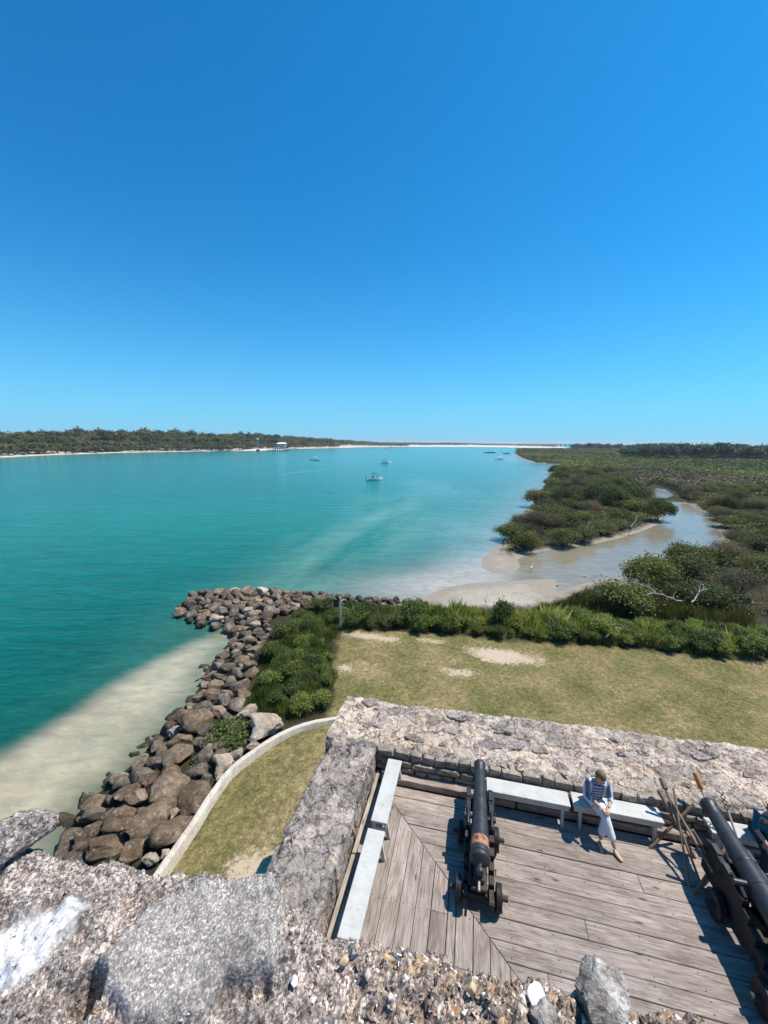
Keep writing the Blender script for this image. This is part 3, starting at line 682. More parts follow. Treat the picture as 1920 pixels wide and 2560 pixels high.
# profile of the far edge, traced as offset (m) from the straight line
prof_px = [(0, 2096), (90, 2100), (150, 2118), (270, 2112), (400, 2160), (500, 2168), (600, 2180), (690, 2172), (740, 2235), (790, 2290), (860, 2300), (930, 2330), (1000, 2338), (1100, 2345), (1200, 2378), (1250, 2420), (1300, 2436), (1420, 2462), (1600, 2500), (1700, 2510), (1800, 2528), (1920, 2545)]
pu = []; pv = []
for x, y in prof_px:
    q_ = P(x, y, ZP)[:2]-e0; pu.append(q_@ed); pv.append(q_@en)
off = np.interp(U, pu, pv)
off = off+.012*fbm(np.stack([U*14, U*0+3], -1), 3, 5)+.006*fbm(np.stack([U*60, U*0], -1), 3, 6)
Wx = e0[0]+ed[0]*U+en[0]*Vv; Wy = e0[1]+ed[1]*U+en[1]*Vv
Pq = np.stack([Wx, Wy, Wx*0], -1)
inn = Vv-off
f1 = fbm(Pq*5, 4, 101, .55); f2 = fbm(Pq*38, 4, 102, .6); f3 = fbm(Pq*120, 3, 103, .6)
d1, d2, cid = worley(Pq[..., :2]*62+.6*f2[..., None], 21); c = 0; g1, gg2, gid = worley(Pq[..., :2]*135+.4*f2[..., None], 22)
rightw = sstep(.52, .72, U-.15*Vv+.05*f1)
Z = .030*f1+.020*terr(f2, 5)+.004*f3+rightw*(.010*(cid-.5)-.004*d1)+(1-rightw)*(.004*(cid-.5))+.0032*(gid-.5)
# raised smoother slab on the left
SLB = [(P(x, y, ZP)[:2]-e0) for x, y in [(340, 2310), (480, 2225), (700, 2195), (720, 2330), (690, 2440), (560, 2470), (520, 2560), (400, 2620), (260, 2520), (225, 2440)]]
SLB = [(q_@ed, q_@en) for q_ in SLB]
sd = sdpoly(np.stack([U, Vv], -1)+.006*np.stack([f2, f3], -1), SLB); sw = sstep(-.002, .010, sd)
Z = Z*(1-.45*sw)+.020*sw
for (x, y, r_, dp) in [(212, 2492, .026, .06), (1000, 2260, .0, 0), (650, 2474, .014, .022), (610, 2488, .011, .018), (735, 2210, .018, .05)]:
    if dp:
        q_ = P(x, y, ZP)[:2]-e0; dd = np.hypot(U-q_@ed, Vv-q_@en)+.006*f2; Z = Z-dp*sstep(r_, r_*.45, dd)
drop = np.clip(-inn, 0, None)
Z = Z-np.where(inn < 0, drop*14+.0, 0)-.02*sstep(.03, 0, inn)
Z = np.maximum(Z, -.62)+0
Vt = np.stack([Wx, Wy, ZP+Z], -1)
M_PAR = None
k = N('coquina_shell_hash', .9, .2); p = k.pos(); an = k.attr('mask'); msk = k.sep(an)
pw_ = k.vadd(k.map(p, (1, 1.15, 1), (0, 0, .5)), k.vscale(k.n('ShaderNodeTexNoise').outputs['Color'], 0.))
va = k.vor(k.map(p, (240, 205, 215), (0, 0, .35)), 1., 'F1', 'Color'); vb = k.vor(k.map(p, (520, 450, 460), (0, 0, .2)), 1., 'F1', 'Color')
n1 = k.noise(p, 7, 6, .7); n2 = k.noise(p, 55, 5, .7); n3 = k.noise(p, 190, 3, .7)
ca = k.ramp(k.sep(va)[0], [(0, (.045, .040, .040)), (.25, (.15, .132, .125)), (.5, (.31, .275, .26)), (.75, (.52, .47, .44)), (.95, (.84, .79, .75))])
cb = k.ramp(k.sep(vb)[1], [(0, (.045, .042, .047)), (.4, (.16, .15, .155)), (.7, (.40, .385, .38)), (.92, (.80, .78, .77))])
c = k.mix(.5, ca, cb)
c = k.mix(.6, c, k.ramp(n2, [(.28, .1), (.5, .5), (.7, .9)]), 'OVERLAY'); c = k.mix(.5, c, k.ramp(n3, [(.3, .1), (.5, .5), (.7, .9)]), 'OVERLAY'); c = k.mix(1., c, (1.06, .97, .90), 'MULTIPLY')
c = k.mix(1., c, k.mix(msk[0], (.95, .93, .93), (.88, .79, .72)), 'MULTIPLY')
c = k.mix(k.ramp(k.noise(p, 30, 5, .75), [(.52, 0.), (.60, .75)]), c, k.mix(.5, ca, (.05, .045, .043)))
warm = k.ramp(k.sep(va)[2], [(.80, 0.), (.86, 1.)])
c = k.mix(k.math('MULTIPLY', warm, k.math('MULTIPLY', msk[0], .8)), c, k.ramp(k.sep(va)[1], [(0, (.42, .20, .08)), (.5, (.50, .38, .22)), (1, (.36, .26, .20))]))
c = k.mix(k.math('MULTIPLY', msk[1], .75), c, k.mix(.5, k.ramp(n2, [(.3, (.22, .185, .16)), (.5, (.42, .365, .325)), (.7, (.62, .555, .51))]), cb))
c = k.mix(k.math('MULTIPLY', msk[2], k.ramp(n2, [(.32, .4), (.45, 1.)])), c, (.88, .86, .87))
c = k.mix(k.ramp(n1, [(.3, .55), (.52, 0.)]), c, (.055, .05, .052))
hb = k.math('ADD', k.math('MULTIPLY', k.sep(va)[0], .45), k.math('ADD', k.math('MULTIPLY', n2, .7), k.math('MULTIPLY', k.sep(vb)[1], .3)))
M_PAR = k.out(c, .9, k.bump(hb, .006, .9))
Vt = Vt.reshape(-1, 3)
ptop = obj('parapet_top', Vt, gridF(len(us), len(vs))[:, ::-1], M_PAR, None, False)
WHT = [(P(x, y, ZP)[:2]-e0) for x, y in [(-40, 2330), (60, 2290), (190, 2245), (215, 2290), (150, 2370), (90, 2440), (50, 2490), (-20, 2500)]]  # overexposed patch of sunlit stone, painted near-white into the colour
WHT = [(q_@ed, q_@en) for q_ in WHT]
wh = sstep(-.014, .012, sdpoly(np.stack([U, Vv], -1)+.012*np.stack([f2, f3], -1), WHT))
att = ptop.data.attributes.new('mask', 'FLOAT_COLOR', 'POINT')
att.data.foreach_set('color', np.stack([rightw, sw, wh, np.ones_like(wh)], -1).reshape(-1, 4).astype(np.float32).ravel())
keep(ptop, tw)
# loose shells and pebbles bedded in the top, one joined part
def shell_bits(n, seed, dens):
    r_ = np.random.default_rng(seed); nu, nv = len(us), len(vs)
    iu = r_.integers(0, nu-1, n*3); iv = r_.integers(0, int(.60/.003), n*3)
    ok = (inn[iu, iv] > .004) & (r_.random(n*3) < dens(rightw[iu, iv], sw[iu, iv])); iu, iv = iu[ok][:n], iv[ok][:n]; n = len(iu)
    C = Vt.reshape(nu, nv, 3)[iu, iv]-np.array([0, 0, .0016])
    bm = bmesh.new(); bmesh.ops.create_cone(bm, cap_ends=True, segments=4, radius1=1., radius2=.55, depth=1.2); bmesh.ops.triangulate(bm, faces=bm.faces); IV = np.array([v.co[:] for v in bm.verts]); IF = np.array([[v.index for v in f.verts] for f in bm.faces]); bm.free()
    sz = .00175*np.exp(np.clip(r_.normal(0, .45, n), -1, 1.1))*(.75+.60*rightw[iu, iv]); fl = r_.uniform(.12, .6, n); el_ = r_.uniform(1., 2.0, n)
    Q = r_.normal(size=(n, 3, 3)); Q[:, 2] = Q[:, 2]*.55+np.array([0, 0, 1.]); 
    z_ = Q[:, 2]/np.linalg.norm(Q[:, 2], axis=1)[:, None]; x_ = Q[:, 0]-(Q[:, 0]*z_).sum(1)[:, None]*z_; x_ /= np.linalg.norm(x_, axis=1)[:, None]; y_ = np.cross(z_, x_)
    L = IV[None]*np.stack([sz*el_, sz, sz*fl], 1)[:, None, :]*(1+.25*np.clip(r_.normal(size=(n, len(IV), 1)), -2, 2))
    W = L[..., 0:1]*x_[:, None]+L[..., 1:2]*y_[:, None]+L[..., 2:3]*z_[:, None]+C[:, None]
    F = IF[None]+(np.arange(n)*len(IV))[:, None, None]
    return W.reshape(-1, 3), F.reshape(-1, 3), np.repeat(r_.random(n), len(IV)), n
W, F, T, n_ = shell_bits(50000, 5, lambda r_, s_: .42+.58*r_-.30*s_)
me = nmesh('shell_fragments', W, F, None, False)
a_ = me.attributes.new('tint', 'FLOAT', 'POINT'); a_.data.foreach_set('value', T.astype(np.float32))
k = N('shell_fragment', .75, .3); t_ = k.attr('tint', 'Fac')
M_SHELL = k.out(k.mix(.35, k.ramp(t_, [(0, (.05, .04, .036)), (.22, (.15, .12, .10)), (.4, (.28, .225, .19)), (.52, (.42, .34, .275)), (.66, (.60, .54, .48)), (.80, (.84, .80, .75)), (.88, (.46, .32, .20)), (.96, (.40, .18, .08)), (1, (.6, .42, .22))]), k.ramp(k.noise(k.pos(), 170, 3), [(.3, .2), (.7, .8)]), 'OVERLAY'), .75)
me.materials.append(M_SHELL); o = link('shell_fragments', me); tag(o, kind='stuff'); keep(o, tw)
# raised stones standing out of the parapet
k = N('lichened_stone', .92, .15); p = k.pos(); n1 = k.noise(p, 16, 6, .7); n2 = k.noise(p, 90, 5, .7)
c = k.ramp(n1, [(.35, (.09, .078, .068)), (.5, (.30, .265, .235)), (.65, (.60, .55, .50))]); c = k.mix(.9, c, k.ramp(n2, [(.3, .12), (.5, .5), (.7, .88)]), 'OVERLAY')
M_RAISE = k.out(c, .92, k.bump(k.math('ADD', n1, n2), .012, .9))
def raised(x, y, dims, rz, seed, tilt=(0, 0), mat=M_RAISE, up=0., label=None, blk=.6, name='stone'):
    me_ = rock_mesh(name, mat, 5, seed, 1., blk, dims, .16)
    v = np.array([q_.co[:] for q_ in me_.vertices]); d = .004*fbm(v*110, 3, seed)+.006*terr(fbm(v*32, 3, seed+1), 4)
    v = v*(1+d[:, None]/max(dims)*1.4); me_.vertices.foreach_set('co', v.astype(np.float32).ravel())
    q_ = P(x, y, ZP+up); o = link(name, me_, None, (q_[0], q_[1], ZP+up), (tilt[0], tilt[1], rz)); keep(o, tw)
    if label: o['label'] = label
    return o
raised(1505, 2520, (.036, .052, .030), -.25, 77, (.45, .1), up=.006, label='jagged upright stone standing on the edge of the tower parapet')
raised(1370, 2552, (.022, .03, .014), .4, 78, up=.004)
raised(35, 2092, (.085, .046, .042), .45, 79, (0, -.12), mat=M_PAR, up=.022, label='raised pale coquina lump at the left end of the parapet', blk=.4)
M_WSH = m_plain('white_shell', (.80, .78, .74), .5, .4, .06, 60); M_SHO = m_plain('tan_shell', (.52, .36, .22), .6, .3, .35, 90); M_SHG = m_plain('grey_pebble', (.34, .31, .28), .7, .3, .4, 70)
for (x, y, a, b, rz) in [(1345, 2492, .013, .019, .3), (735, 2452, .006, .007, 0), (860, 2400, .009, .006, .2), (1180, 2470, .007, .008, 0)]:
    me_ = rock_mesh('shell', M_WSH if x in (1345, 735) else (M_SHO if x in (860, 1180) else M_SHG), 3, int(x), 1., .1, (a, b, .005), .1)
    q_ = P(x, y, ZP+.006); o = link('shell', me_, None, q_, (.2, -.1, rz)); keep(o, tw)
# tower body below the parapet
mb = MB(); mb.prism([(-3, -9.2), (7, -9.2), (7, -7.30), (-3, -7.30)], -4.2, ZP-DZ-.33)
o = mb.build('tower_wall', M_WALL); o.location = FP(0, 0); o.rotation_euler = (0, 0, ROT)
o.parent = tw; o.matrix_parent_inverse = Matrix.Translation(-Vector(tw.location))

# ------------------------------------------------------------------ benches
def bench(s0, s1, t0, t1, label, along='s', h=.45, group=None):
    L = (s1-s0) if along == 's' else (t1-t0); Wd = (t1-t0) if along == 's' else (s1-s0)
    t = thing('bench', label, 'bench', FP((s0+s1)/2, (t0+t1)/2, 0), ROT+(0 if along == 's' else math.pi/2), group)
    MB().box((0, 0, h-.025), (L, Wd, .05), None, .006).build('seat', M_BENCH, t)
    for sg in (-1, 1): MB().box((0, sg*(Wd/2-.035), h-.095), (L-.04, .035, .09), None, .004).build('apron', M_BENCH, t)
    for sx in (-1, 1):
        for sy in (-1, 1):
            mb = MB(); x_ = sx*(L/2-.13); V = []
            for (yy, zz) in ((sy*(Wd/2-.06), h-.05), (sy*(Wd/2+.01), 0.)):
                V += [(x_-.025, yy-.035, zz), (x_+.025, yy-.035, zz), (x_+.025, yy+.035, zz), (x_-.025, yy+.035, zz)]
            mb.add(V, [(0, 3, 2, 1), (4, 5, 6, 7), (0, 1, 5, 4), (1, 2, 6, 5), (2, 3, 7, 6), (3, 0, 4, 7)]); mb.build('leg', M_BENCH, t)
        MB().box((sx*(L/2-.13), 0, .17), (.03, Wd*.9, .05)).build('crosspiece', M_BENCH, t)
    return t
BG = 'grey painted benches along the fort walls'
bench(2.32, 3.86, .16, .50, 'grey wooden bench along the back wall, its left end behind the near cannon', 's', .45, BG)
bench(3.92, 5.45, .13, .46, 'grey wooden bench with a woman in white trousers sitting on it', 's', .45, BG)
bench(.26, .56, .16, 1.65, 'farther of two pale grey benches end-on beside the left wall', 't', .45, BG)
bench(.25, .56, 1.80, 3.45, 'nearer of two pale grey benches end-on beside the left wall, partly behind the parapet', 't', .45, BG)

# ------------------------------------------------------------------ cannons on truck carriages
def cannon(s_, t_muz, label, k=1., rust=True, zax=.72):
    T = thing('cannon', label, 'cannon', FP(s_, t_muz+1.2*k, 0), ROT)
    # local: +y to the muzzle, x across; barrel axis from breech (y=-.95) to muzzle (y=1.2)
    el_ = math.radians(2.2)
    Mb = Matrix.Translation((0, 0, zax*k)) @ Matrix.Rotation(el_, 4, 'X') @ Matrix.Scale(k, 4)
    pr = [(-.93, .0), (-.925, .05), (-.90, .062), (-.87, .062), (-.845, .05), (-.83, .034), (-.80, .034), (-.785, .06), (-.77, .095), (-.755, .12), (-.74, .142), (-.725, .158), (-.70, .162), (-.685, .162), (-.675, .152), (-.655, .15), (-.65, .157), (-.63, .157), (-.625, .149), (-.56, .147)]
    pr2 = [(-.56, .147), (-.40, .144)]
    pr3 = [(-.40, .144), (-.06, .136), (-.055, .141), (-.035, .141), (-.03, .134), (.24, .127), (.245, .131), (.26, .131), (.265, .121), (.95, .097), (1.02, .094), (1.03, .101), (1.05, .101), (1.055, .095), (1.09, .102), (1.13, .115), (1.17, .118), (1.19, .108), (1.20, .10), (1.20, .055), (1.10, .052)]
    mb = MB()
    if rust:
        mb.lathe(pr, 32, Mb); mb.lathe(pr3, 32, Mb)
    else: mb.lathe(pr+pr2[1:]+pr3[1:], 32, Mb)
    bar = mb.build('barrel', M_IRON, T, True)
    if rust:
        MB().lathe([(-.56, .1475), (-.56, .149), (-.42, .1455), (-.40, .144)], 32, Mb).build('rusty_band', M_RUST, bar, True)['label'] = 'band of bare reddish rust near the breech'
    MB().lathe([(-.27, .04), (.27, .04)], 16, Mb @ Matrix.Rotation(math.pi/2, 4, 'Z') if False else Mb, 'x').build('trunnions', M_IRON, bar, True)
    Sc = Matrix.Scale(k, 4)
    for sx in (-1, 1):
        # stepped cheek: profile in y-z
        pf = [(.70, .20), (.70, .66), (.58, .70), (-.16, .70), (-.16, .60), (-.30, .60), (-.30, .51), (-.46, .51), (-.46, .42), (-.62, .42), (-.62, .34), (-.78, .34), (-.78, .27), (-1.02, .27), (-1.02, .14), (-.68, .14), (-.58, .20), (0, .20), (.05, .15), (.25, .15), (.3, .2)]
        n = len(pf); x_ = sx*.20; V = []
        for xx in (x_-.04, x_+.04): V += [(xx, y_, z_) for y_, z_ in pf]
        tri = [tuple(range(n)), tuple(range(2*n-1, n-1, -1))]+[(i, (i+1) % n, n+(i+1) % n, n+i) for i in range(n)]
        MB().add(V, tri, Sc).build('cheek', M_CARR, T)
        # worn step tops
        for (y0, y1, zz) in [(-.30, -.17, .60), (-.46, -.31, .51), (-.62, -.47, .42), (-.78, -.63, .34), (-1.0, -.79, .27)]: MB().box((x_, (y0+y1)/2, zz+.004), (.076, (y1-y0)*.92, .006), Sc).build('step_cap', M_CARR2, T)
        MB().tube([(x_, .36-.17+a*.05, .0) for a in range(0)] or [(x_, -.16+.02, .715), (x_, -.05, .745), (x_, 0, .775), (x_, .05, .745), (x_, .16, .715)], .022, 8, Sc @ Matrix.Translation((0, .0, 0))).build('cap_square', M_IRON, T, True)
        for yy in (.22, .50):
            MB().box((x_, yy, .71), (.07, .17, .02), Sc, .004).build('iron_strap', M_IRON, T)
        # ring bolts
        for yy, zz in ((.28, .58), (-.5, .30)):
            ring = [(x_+sx*.075, yy+.035*math.cos(a), zz-.035+.035*math.sin(a)) for a in np.linspace(.0, 2*math.pi, 13)]
            MB().tube([(x_+sx*.03, yy, zz), (x_+sx*.085, yy, zz)], .008, 6, Sc).tube(ring, .007, 6, Sc, False).build('ring_bolt', M_IRON, T, True)
        for yy in (.15, -.82):
            wpr = [(-.045, .03), (-.045, .165), (-.038, .18), (.038, .18), (.045, .165), (.045, .07), (.06, .062), (.06, .03)]
            Mw = Sc @ Matrix.Translation((sx*.31, yy, .19))
            wpr2 = wpr if sx > 0 else [(-a, b) for a, b in wpr][::-1]
            MB().lathe(wpr2, 28, Mw, 'x').build('wheel', M_CARR, T, True)
            MB().lathe([(-.05, .036), (.05, .036)], 14, Sc @ Matrix.Translation((sx*.40, yy, .19)), 'x').build('axle_end', M_CARR2, T, True)
    for yy in (.15, -.82): MB().box((0, yy, .18), (.60, .12, .09), Sc, .01).build('axletree', M_CARR, T)
    MB().box((0, .55, .40), (.33, .07, .25), Sc, .01).build('transom', M_CARR, T)
    MB().box((0, -.52, .30), (.26, .72, .06), Sc, .008).build('stool_bed', M_CARR2, T)
    mb = MB(); mb.add([(-.08, -.80, .34), (.08, -.80, .34), (.08, -.80, .41), (-.08, -.80, .41), (-.08, -.40, .34), (.08, -.40, .34), (.08, -.40, .56), (-.08, -.40, .56)],
        [(0, 1, 2, 3), (4, 7, 6, 5), (0, 4, 5, 1), (3, 2, 6, 7), (0, 3, 7, 4), (1, 5, 6, 2)], Sc)
    qn = mb.build('quoin', M_CARR2, T); MB().tube([(0, -.80, .385), (0, -.96, .40)], .02, 8, Sc).build('quoin_handle', M_HANDLE, qn, True)
    return T
cannon(2.17, .20, 'black iron cannon with a rusty band, between the benches and nearest the camera', 1.0, True)
cannon(6.10, .36, 'larger black cannon at the right edge beside the wooden tool rack', 1.14, False, .78)
# board laid across the breech of the far right cannon
MB().box((0, 0, 0), (.26, .46, .05), None, .006).build('wooden_board', M_CARR2, None, False, FP(6.26, 2.12, 1.14), (0, .1, ROT-.1))
tag(bpy.data.objects['wooden_board'], 'short grey board lying across the breech of the right-hand cannon', 'board')

# ------------------------------------------------------------------ tool rack and loading tools
rk = thing('tool_rack', 'wooden rack of crossed legs left of the right-hand cannon', 'rack', FP(5.6, .75, 0), ROT)
def rkp(s_, t_, z): return (s_-5.6, -(t_-.75), z)
for (a, b) in [((5.22, .58, 0), (5.98, .22, .74)), ((5.92, .60, 0), (5.40, .18, .86)), ((5.60, 1.28, 0), (6.25, .80, .62)), ((6.20, 1.22, 0), (5.66, .86, .80))]:
    MB().tube([rkp(*a), rkp(*b)], .028, 8).build('leg', M_POLE, rk, True)
MB().tube([rkp(5.62, .14, .72), rkp(5.80, 1.30, .50)], .022, 8).build('rail', M_POLE, rk, True)
def staff(name, label, a, b, r, mat, head=None):
    t = thing(name, label, 'cannon tool', FP(*a[:2], a[2]), 0)
    A = FP(*a); d = FP(*b)-A
    MB().tube([(0, 0, 0), d], r, 10).build('shaft', mat, t, True)
    if head: head(t, d)
    return t
def head_ram(t, d):
    u = d.normalized(); MB().tube([d-u*.02, d-u*.005, d+u*.15, d+u*.17], [.035, .05, .05, .035], 14).build('rammer_head', M_POLE, t, True)
def head_sponge(t, d):
    u = d.normalized(); MB().tube([d-u*.02, d, d+u*.24, d+u*.26], [.03, .045, .045, .02], 14).build('sponge_head', M_ORNG, t, True)
def head_worm(t, d):
    u = d.normalized(); v = u.orthogonal().normalized(); w_ = u.cross(v)
    for ph in (0, math.pi):
        pts = [d+u*(.26*q_)+(v*math.cos(q_*11+ph)+w_*math.sin(q_*11+ph))*.032 for q_ in np.linspace(0, 1, 22)]
        MB().tube(pts, .008, 6).build('worm_coil', M_IRON, t, True)
staff('rammer', 'brown rammer staff leaning in the rack, nearest the bench', (5.76, 1.15, .05), (5.55, .10, .86), .020, M_POLE, head_ram)
staff('rammer', 'long bare brown staff crossing the rack towards the deck', (5.56, 1.22, .03), (5.66, .14, .93), .017, M_POLE)
staff('sponge', 'staff with an orange sponge head behind the right-hand cannon muzzle', (6.42, .75, .05), (6.16, .02, .93), .017, M_POLE2, head_sponge)
staff('worm', 'pale staff with an iron corkscrew worm between the cannon and the man in teal', (6.58, .95, .12), (6.47, .28, .80), .018, M_POLE2, head_worm)

# ------------------------------------------------------------------ people
def skinned(name, pts, edges, mat, parent, sub=2, root=0):
    me_ = bpy.data.meshes.new(name); me_.from_pydata([p_[:3] for p_ in pts], edges, []); me_.update()
    o = link(name, me_, parent); me_.materials.append(mat)
    bm = bmesh.new(); bm.from_mesh(me_); L = bm.verts.layers.skin.verify(); bm.verts.ensure_lookup_table()
    for i, p_ in enumerate(pts):
        rx = p_[3]; ry = p_[4] if len(p_) > 4 else rx; bm.verts[i][L].radius = (rx, ry); bm.verts[i][L].use_root = (i == root)
    bm.to_mesh(me_); bm.free()
    m = o.modifiers.new('skin', 'SKIN'); m.use_smooth_shade = True
    m2 = o.modifiers.new('sub', 'SUBSURF'); m2.levels = sub; m2.render_levels = sub
    return o
def head(parent_body, T, c, yaw, nod, hair, k=1.08):
    bm = bmesh.new(); bmesh.ops.create_icosphere(bm, subdivisions=4, radius=1.)
    V = np.array([v.co[:] for v in bm.verts]); F = [[v.index for v in f.verts] for f in bm.faces]; bm.free()
    x, y, z = V.T; W = np.stack([x*.074*(1-.12*(z < 0)*(-z)), y*.092, z*.115], 1)         # face looks to -y
    W[:, 0] *= np.where(z < -.2, 1-.28*(-z-.2), 1); face = (y < -.5)
    def bumpf(cx, cz, r_, d): 
        g_ = np.exp(-(((V[:, 0]-cx)/r_)**2+((V[:, 2]-cz)/(r_*1.3))**2))*(V[:, 1] < 0); W[:, 1] -= g_*d
    bumpf(0, -.12, .16, .022); bumpf(0, -.30, .12, .010); bumpf(-.36, .05, .17, -.010); bumpf(.36, .05, .17, -.010); bumpf(0, -.52, .2, .004); bumpf(0, -.85, .3, .012)
    Mh = Matrix.Translation(c) @ Matrix.Rotation(yaw, 4, 'Z') @ Matrix.Rotation(nod, 4, 'X') @ Matrix.Scale(k, 4)
    hd = MB().add([tuple(v) for v in W], F, Mh)
    for sx in (-1, 1): hd.tube([(sx*.070, .01, -.03), (sx*.083, .02, .0), (sx*.080, .022, .03), (sx*.070, .01, .035)], [.01, .014, .014, .01], 6, Mh)
    ho = hd.build('head', M_SKIN, parent_body, True)
    for sx in (-1, 1):
        MB().lathe([(-.004, .002), (-.002, .009), (.004, .011)], 10, Mh @ Matrix.Translation((sx*.027, -.084, .006))).build('eye', M_DARK, ho, True)
    MB().box((0, -.094, -.058), (.042, .008, .008), Mh, .002).build('mouth', m_plain('lips', (.42, .16, .13), .5, .3), ho)
    # hair cap
    keep_ = (z > -.55+.0*y) & ((y > -.25) | (z > .42))
    Wd = W*1.11+np.array([0, .008, .010]); Wd = Wd*(1+.05*fbm(V*7, 3, 3)[:, None]); idx = {i: j for j, i in enumerate(np.nonzero(keep_)[0])}
    Fh = [[idx[i] for i in f] for f in F if all(i in idx for i in f)]
    mb = MB().add([tuple(Wd[i]) for i in idx], Fh, Mh); o = mb.build('hair', hair, parent_body, True); m = o.modifiers.new('thick', 'SOLIDIFY'); m.thickness = .012
    return hd
def hand(body, w_, d, side, mat=M_SKIN):
    """palm and five curled fingers from wrist w_ along d"""
    w_ = Vector(w_); d = Vector(d).normalized(); s_ = d.cross(Vector((0, 0, 1))).normalized()*side; u = Vector((0, 0, 1)); dn = -u
    pts = [(*w_, .022, .018), (*(w_+d*.04), .034, .016), (*(w_+d*.085), .036, .015)]; ed_ = [(0, 1), (1, 2)]
    for i, (o_, L) in enumerate([(-.027, .062), (-.009, .072), (.009, .068), (.027, .054)]):
        b = len(pts); base = w_+d*.09+s_*o_
        pts += [(*base, .009), (*(base+d*L*.5+dn*.012), .0085), (*(base+d*L*.7+dn*.038), .0075), (*(base+d*L*.55+dn*.055), .0065)]
        ed_ += [(2, b), (b, b+1), (b+1, b+2), (b+2, b+3)]
    b = len(pts); pts += [(*(w_+d*.03-s_*.035), .011), (*(w_+d*.06-s_*.052+dn*.012), .0095), (*(w_+d*.085-s_*.045+dn*.03), .008)]; ed_ += [(1, b), (b, b+1), (b+1, b+2)]
    return skinned('hand', pts, ed_, mat, body, 1)
def person_sitting(T, lean, knees, feet, hands_, top, bottoms, hair, shoe, yaw, nod, sleeve=.62, short=False, headc=None):
    """local frame: -y faces the camera side; joints in metres"""
    pel = (0, 0, .56); ab = (lean[0]*.4, lean[1]*.35, .72); ch = (lean[0]*.8, lean[1]*.8, .90); nk = (lean[0], lean[1], 1.03)
    hc = headc or (lean[0]*1.1, lean[1]-.045, 1.135)
    shL = (ch[0]-.165, ch[1]+.0, .96); shR = (ch[0]+.165, ch[1]+.0, .96)
    elL, elR = hands_[0][0], hands_[1][0]; wrL, wrR = hands_[0][1], hands_[1][1]
    kL, kR = knees; fL, fR = feet
    pts = [(*pel, .13, .10), (*ab, .115, .09), (*ch, .135, .10), (*nk, .05, .05), (*hc, .055, .055),
        (*shL, .055, .055), (*elL, .042), (*wrL, .027), (*shR, .055, .055), (*elR, .042), (*wrR, .027),
        (-.09, -.03, .54, .085), (*kL, .058), (fL[0], fL[1]+.02, .09, .036), (.09, -.03, .54, .085), (*kR, .058), (fR[0], fR[1]+.02, .09, .036)]
    ed_ = [(0, 1), (1, 2), (2, 3), (3, 4), (2, 5), (5, 6), (6, 7), (2, 8), (8, 9), (9, 10), (0, 11), (11, 12), (12, 13), (0, 14), (14, 15), (15, 16)]
    body = skinned('body', pts, ed_, M_SKIN, T)
    def L(a, b, u): return tuple(a[i]+(b[i]-a[i])*u for i in range(3))
    e = .014
    sp = [(*pel[:2], .56, .15+e, .13+e), (*ab, .145+e, .12+e), (*ch, .16+e, .13+e), (*L(ch, nk, .75), .085, .085), (*shL, .07, .07), (*elL, .055), (*L(elL, wrL, sleeve-.35), .048), (*shR, .07, .07), (*elR, .055), (*L(elR, wrR, sleeve-.35), .048)]
    skinned('shirt', sp, [(0, 1), (1, 2), (2, 3), (2, 4), (4, 5), (5, 6), (2, 7), (7, 8), (8, 9)], top, T)
    cut = .55 if short else .80
    tL = L(kL, (fL[0], fL[1]+.02, .09), 0 if short else .80); tR = L(kR, (fR[0], fR[1]+.02, .09), 0 if short else .80)
    tp = [(0, 0, .56, .14, .115), (-.09, -.03, .55, .098), (*kL, .08), (*tL, .074), (.09, -.03, .55, .098), (*kR, .08), (*tR, .074)]
    skinned('trousers', tp, [(0, 1), (1, 2), (2, 3), (0, 4), (4, 5), (5, 6)], bottoms, T)
    for f in (fL, fR):
        yd = f[2] if len(f) > 2 else 0.
        dx, dy = math.sin(yd), -math.cos(yd)
        skinned('shoe', [(f[0]-dx*.03, f[1]+.02-dy*.03, .045, .036, .038), (f[0]+dx*.07, f[1]+dy*.07, .035, .040, .030), (f[0]+dx*.16, f[1]+dy*.16, .025, .032, .022)], [(0, 1), (1, 2)], shoe, T)
    head(body, T, Vector(hc), yaw, nod, hair)
    for i, wr in enumerate((wrL, wrR)):
        el_ = (elL, elR)[i]; d = Vector(wr)-Vector(el_)
        hand(body, wr, d, 1 if i == 0 else -1)
    return body
w1 = thing('person', 'woman with short light hair, navy and white shirt and white trousers sitting on the bench', 'person', FP(4.30, .27, 0), ROT-.0)
person_sitting(w1, (.02, -.13), ((.13, -.36, .48), (.07, -.39, .62)), ((.03, -.48, .0), (.25, -.60, .55)),
    (((-.21, -.16, .74), (.01, -.38, .70)), ((.23, -.18, .75), (.14, -.38, .71))), M_SHIRT, M_PANTS, M_HAIR, M_SHOE, .25, .50, .88)
w2 = thing('person', 'man in a teal shirt cut off by the right edge behind the cannon', 'person', FP(7.02, .30, 0), ROT)
person_sitting(w2, (-.04, -.16), ((-.16, -.42, .50), (.16, -.42, .50)), ((-.20, -.50, .0), (.2, -.50, .1)),
    (((-.26, -.22, .76), (-.16, -.44, .62)), ((.26, -.2, .76), (.16, -.42, .62))), M_TEAL, M_SHORT, M_HAIRD, M_DARK, -.3, .5, .5)
bench(6.2, 8.0, .14, .46, 'grey bench at the right edge under the man in teal', 's', .45, BG)

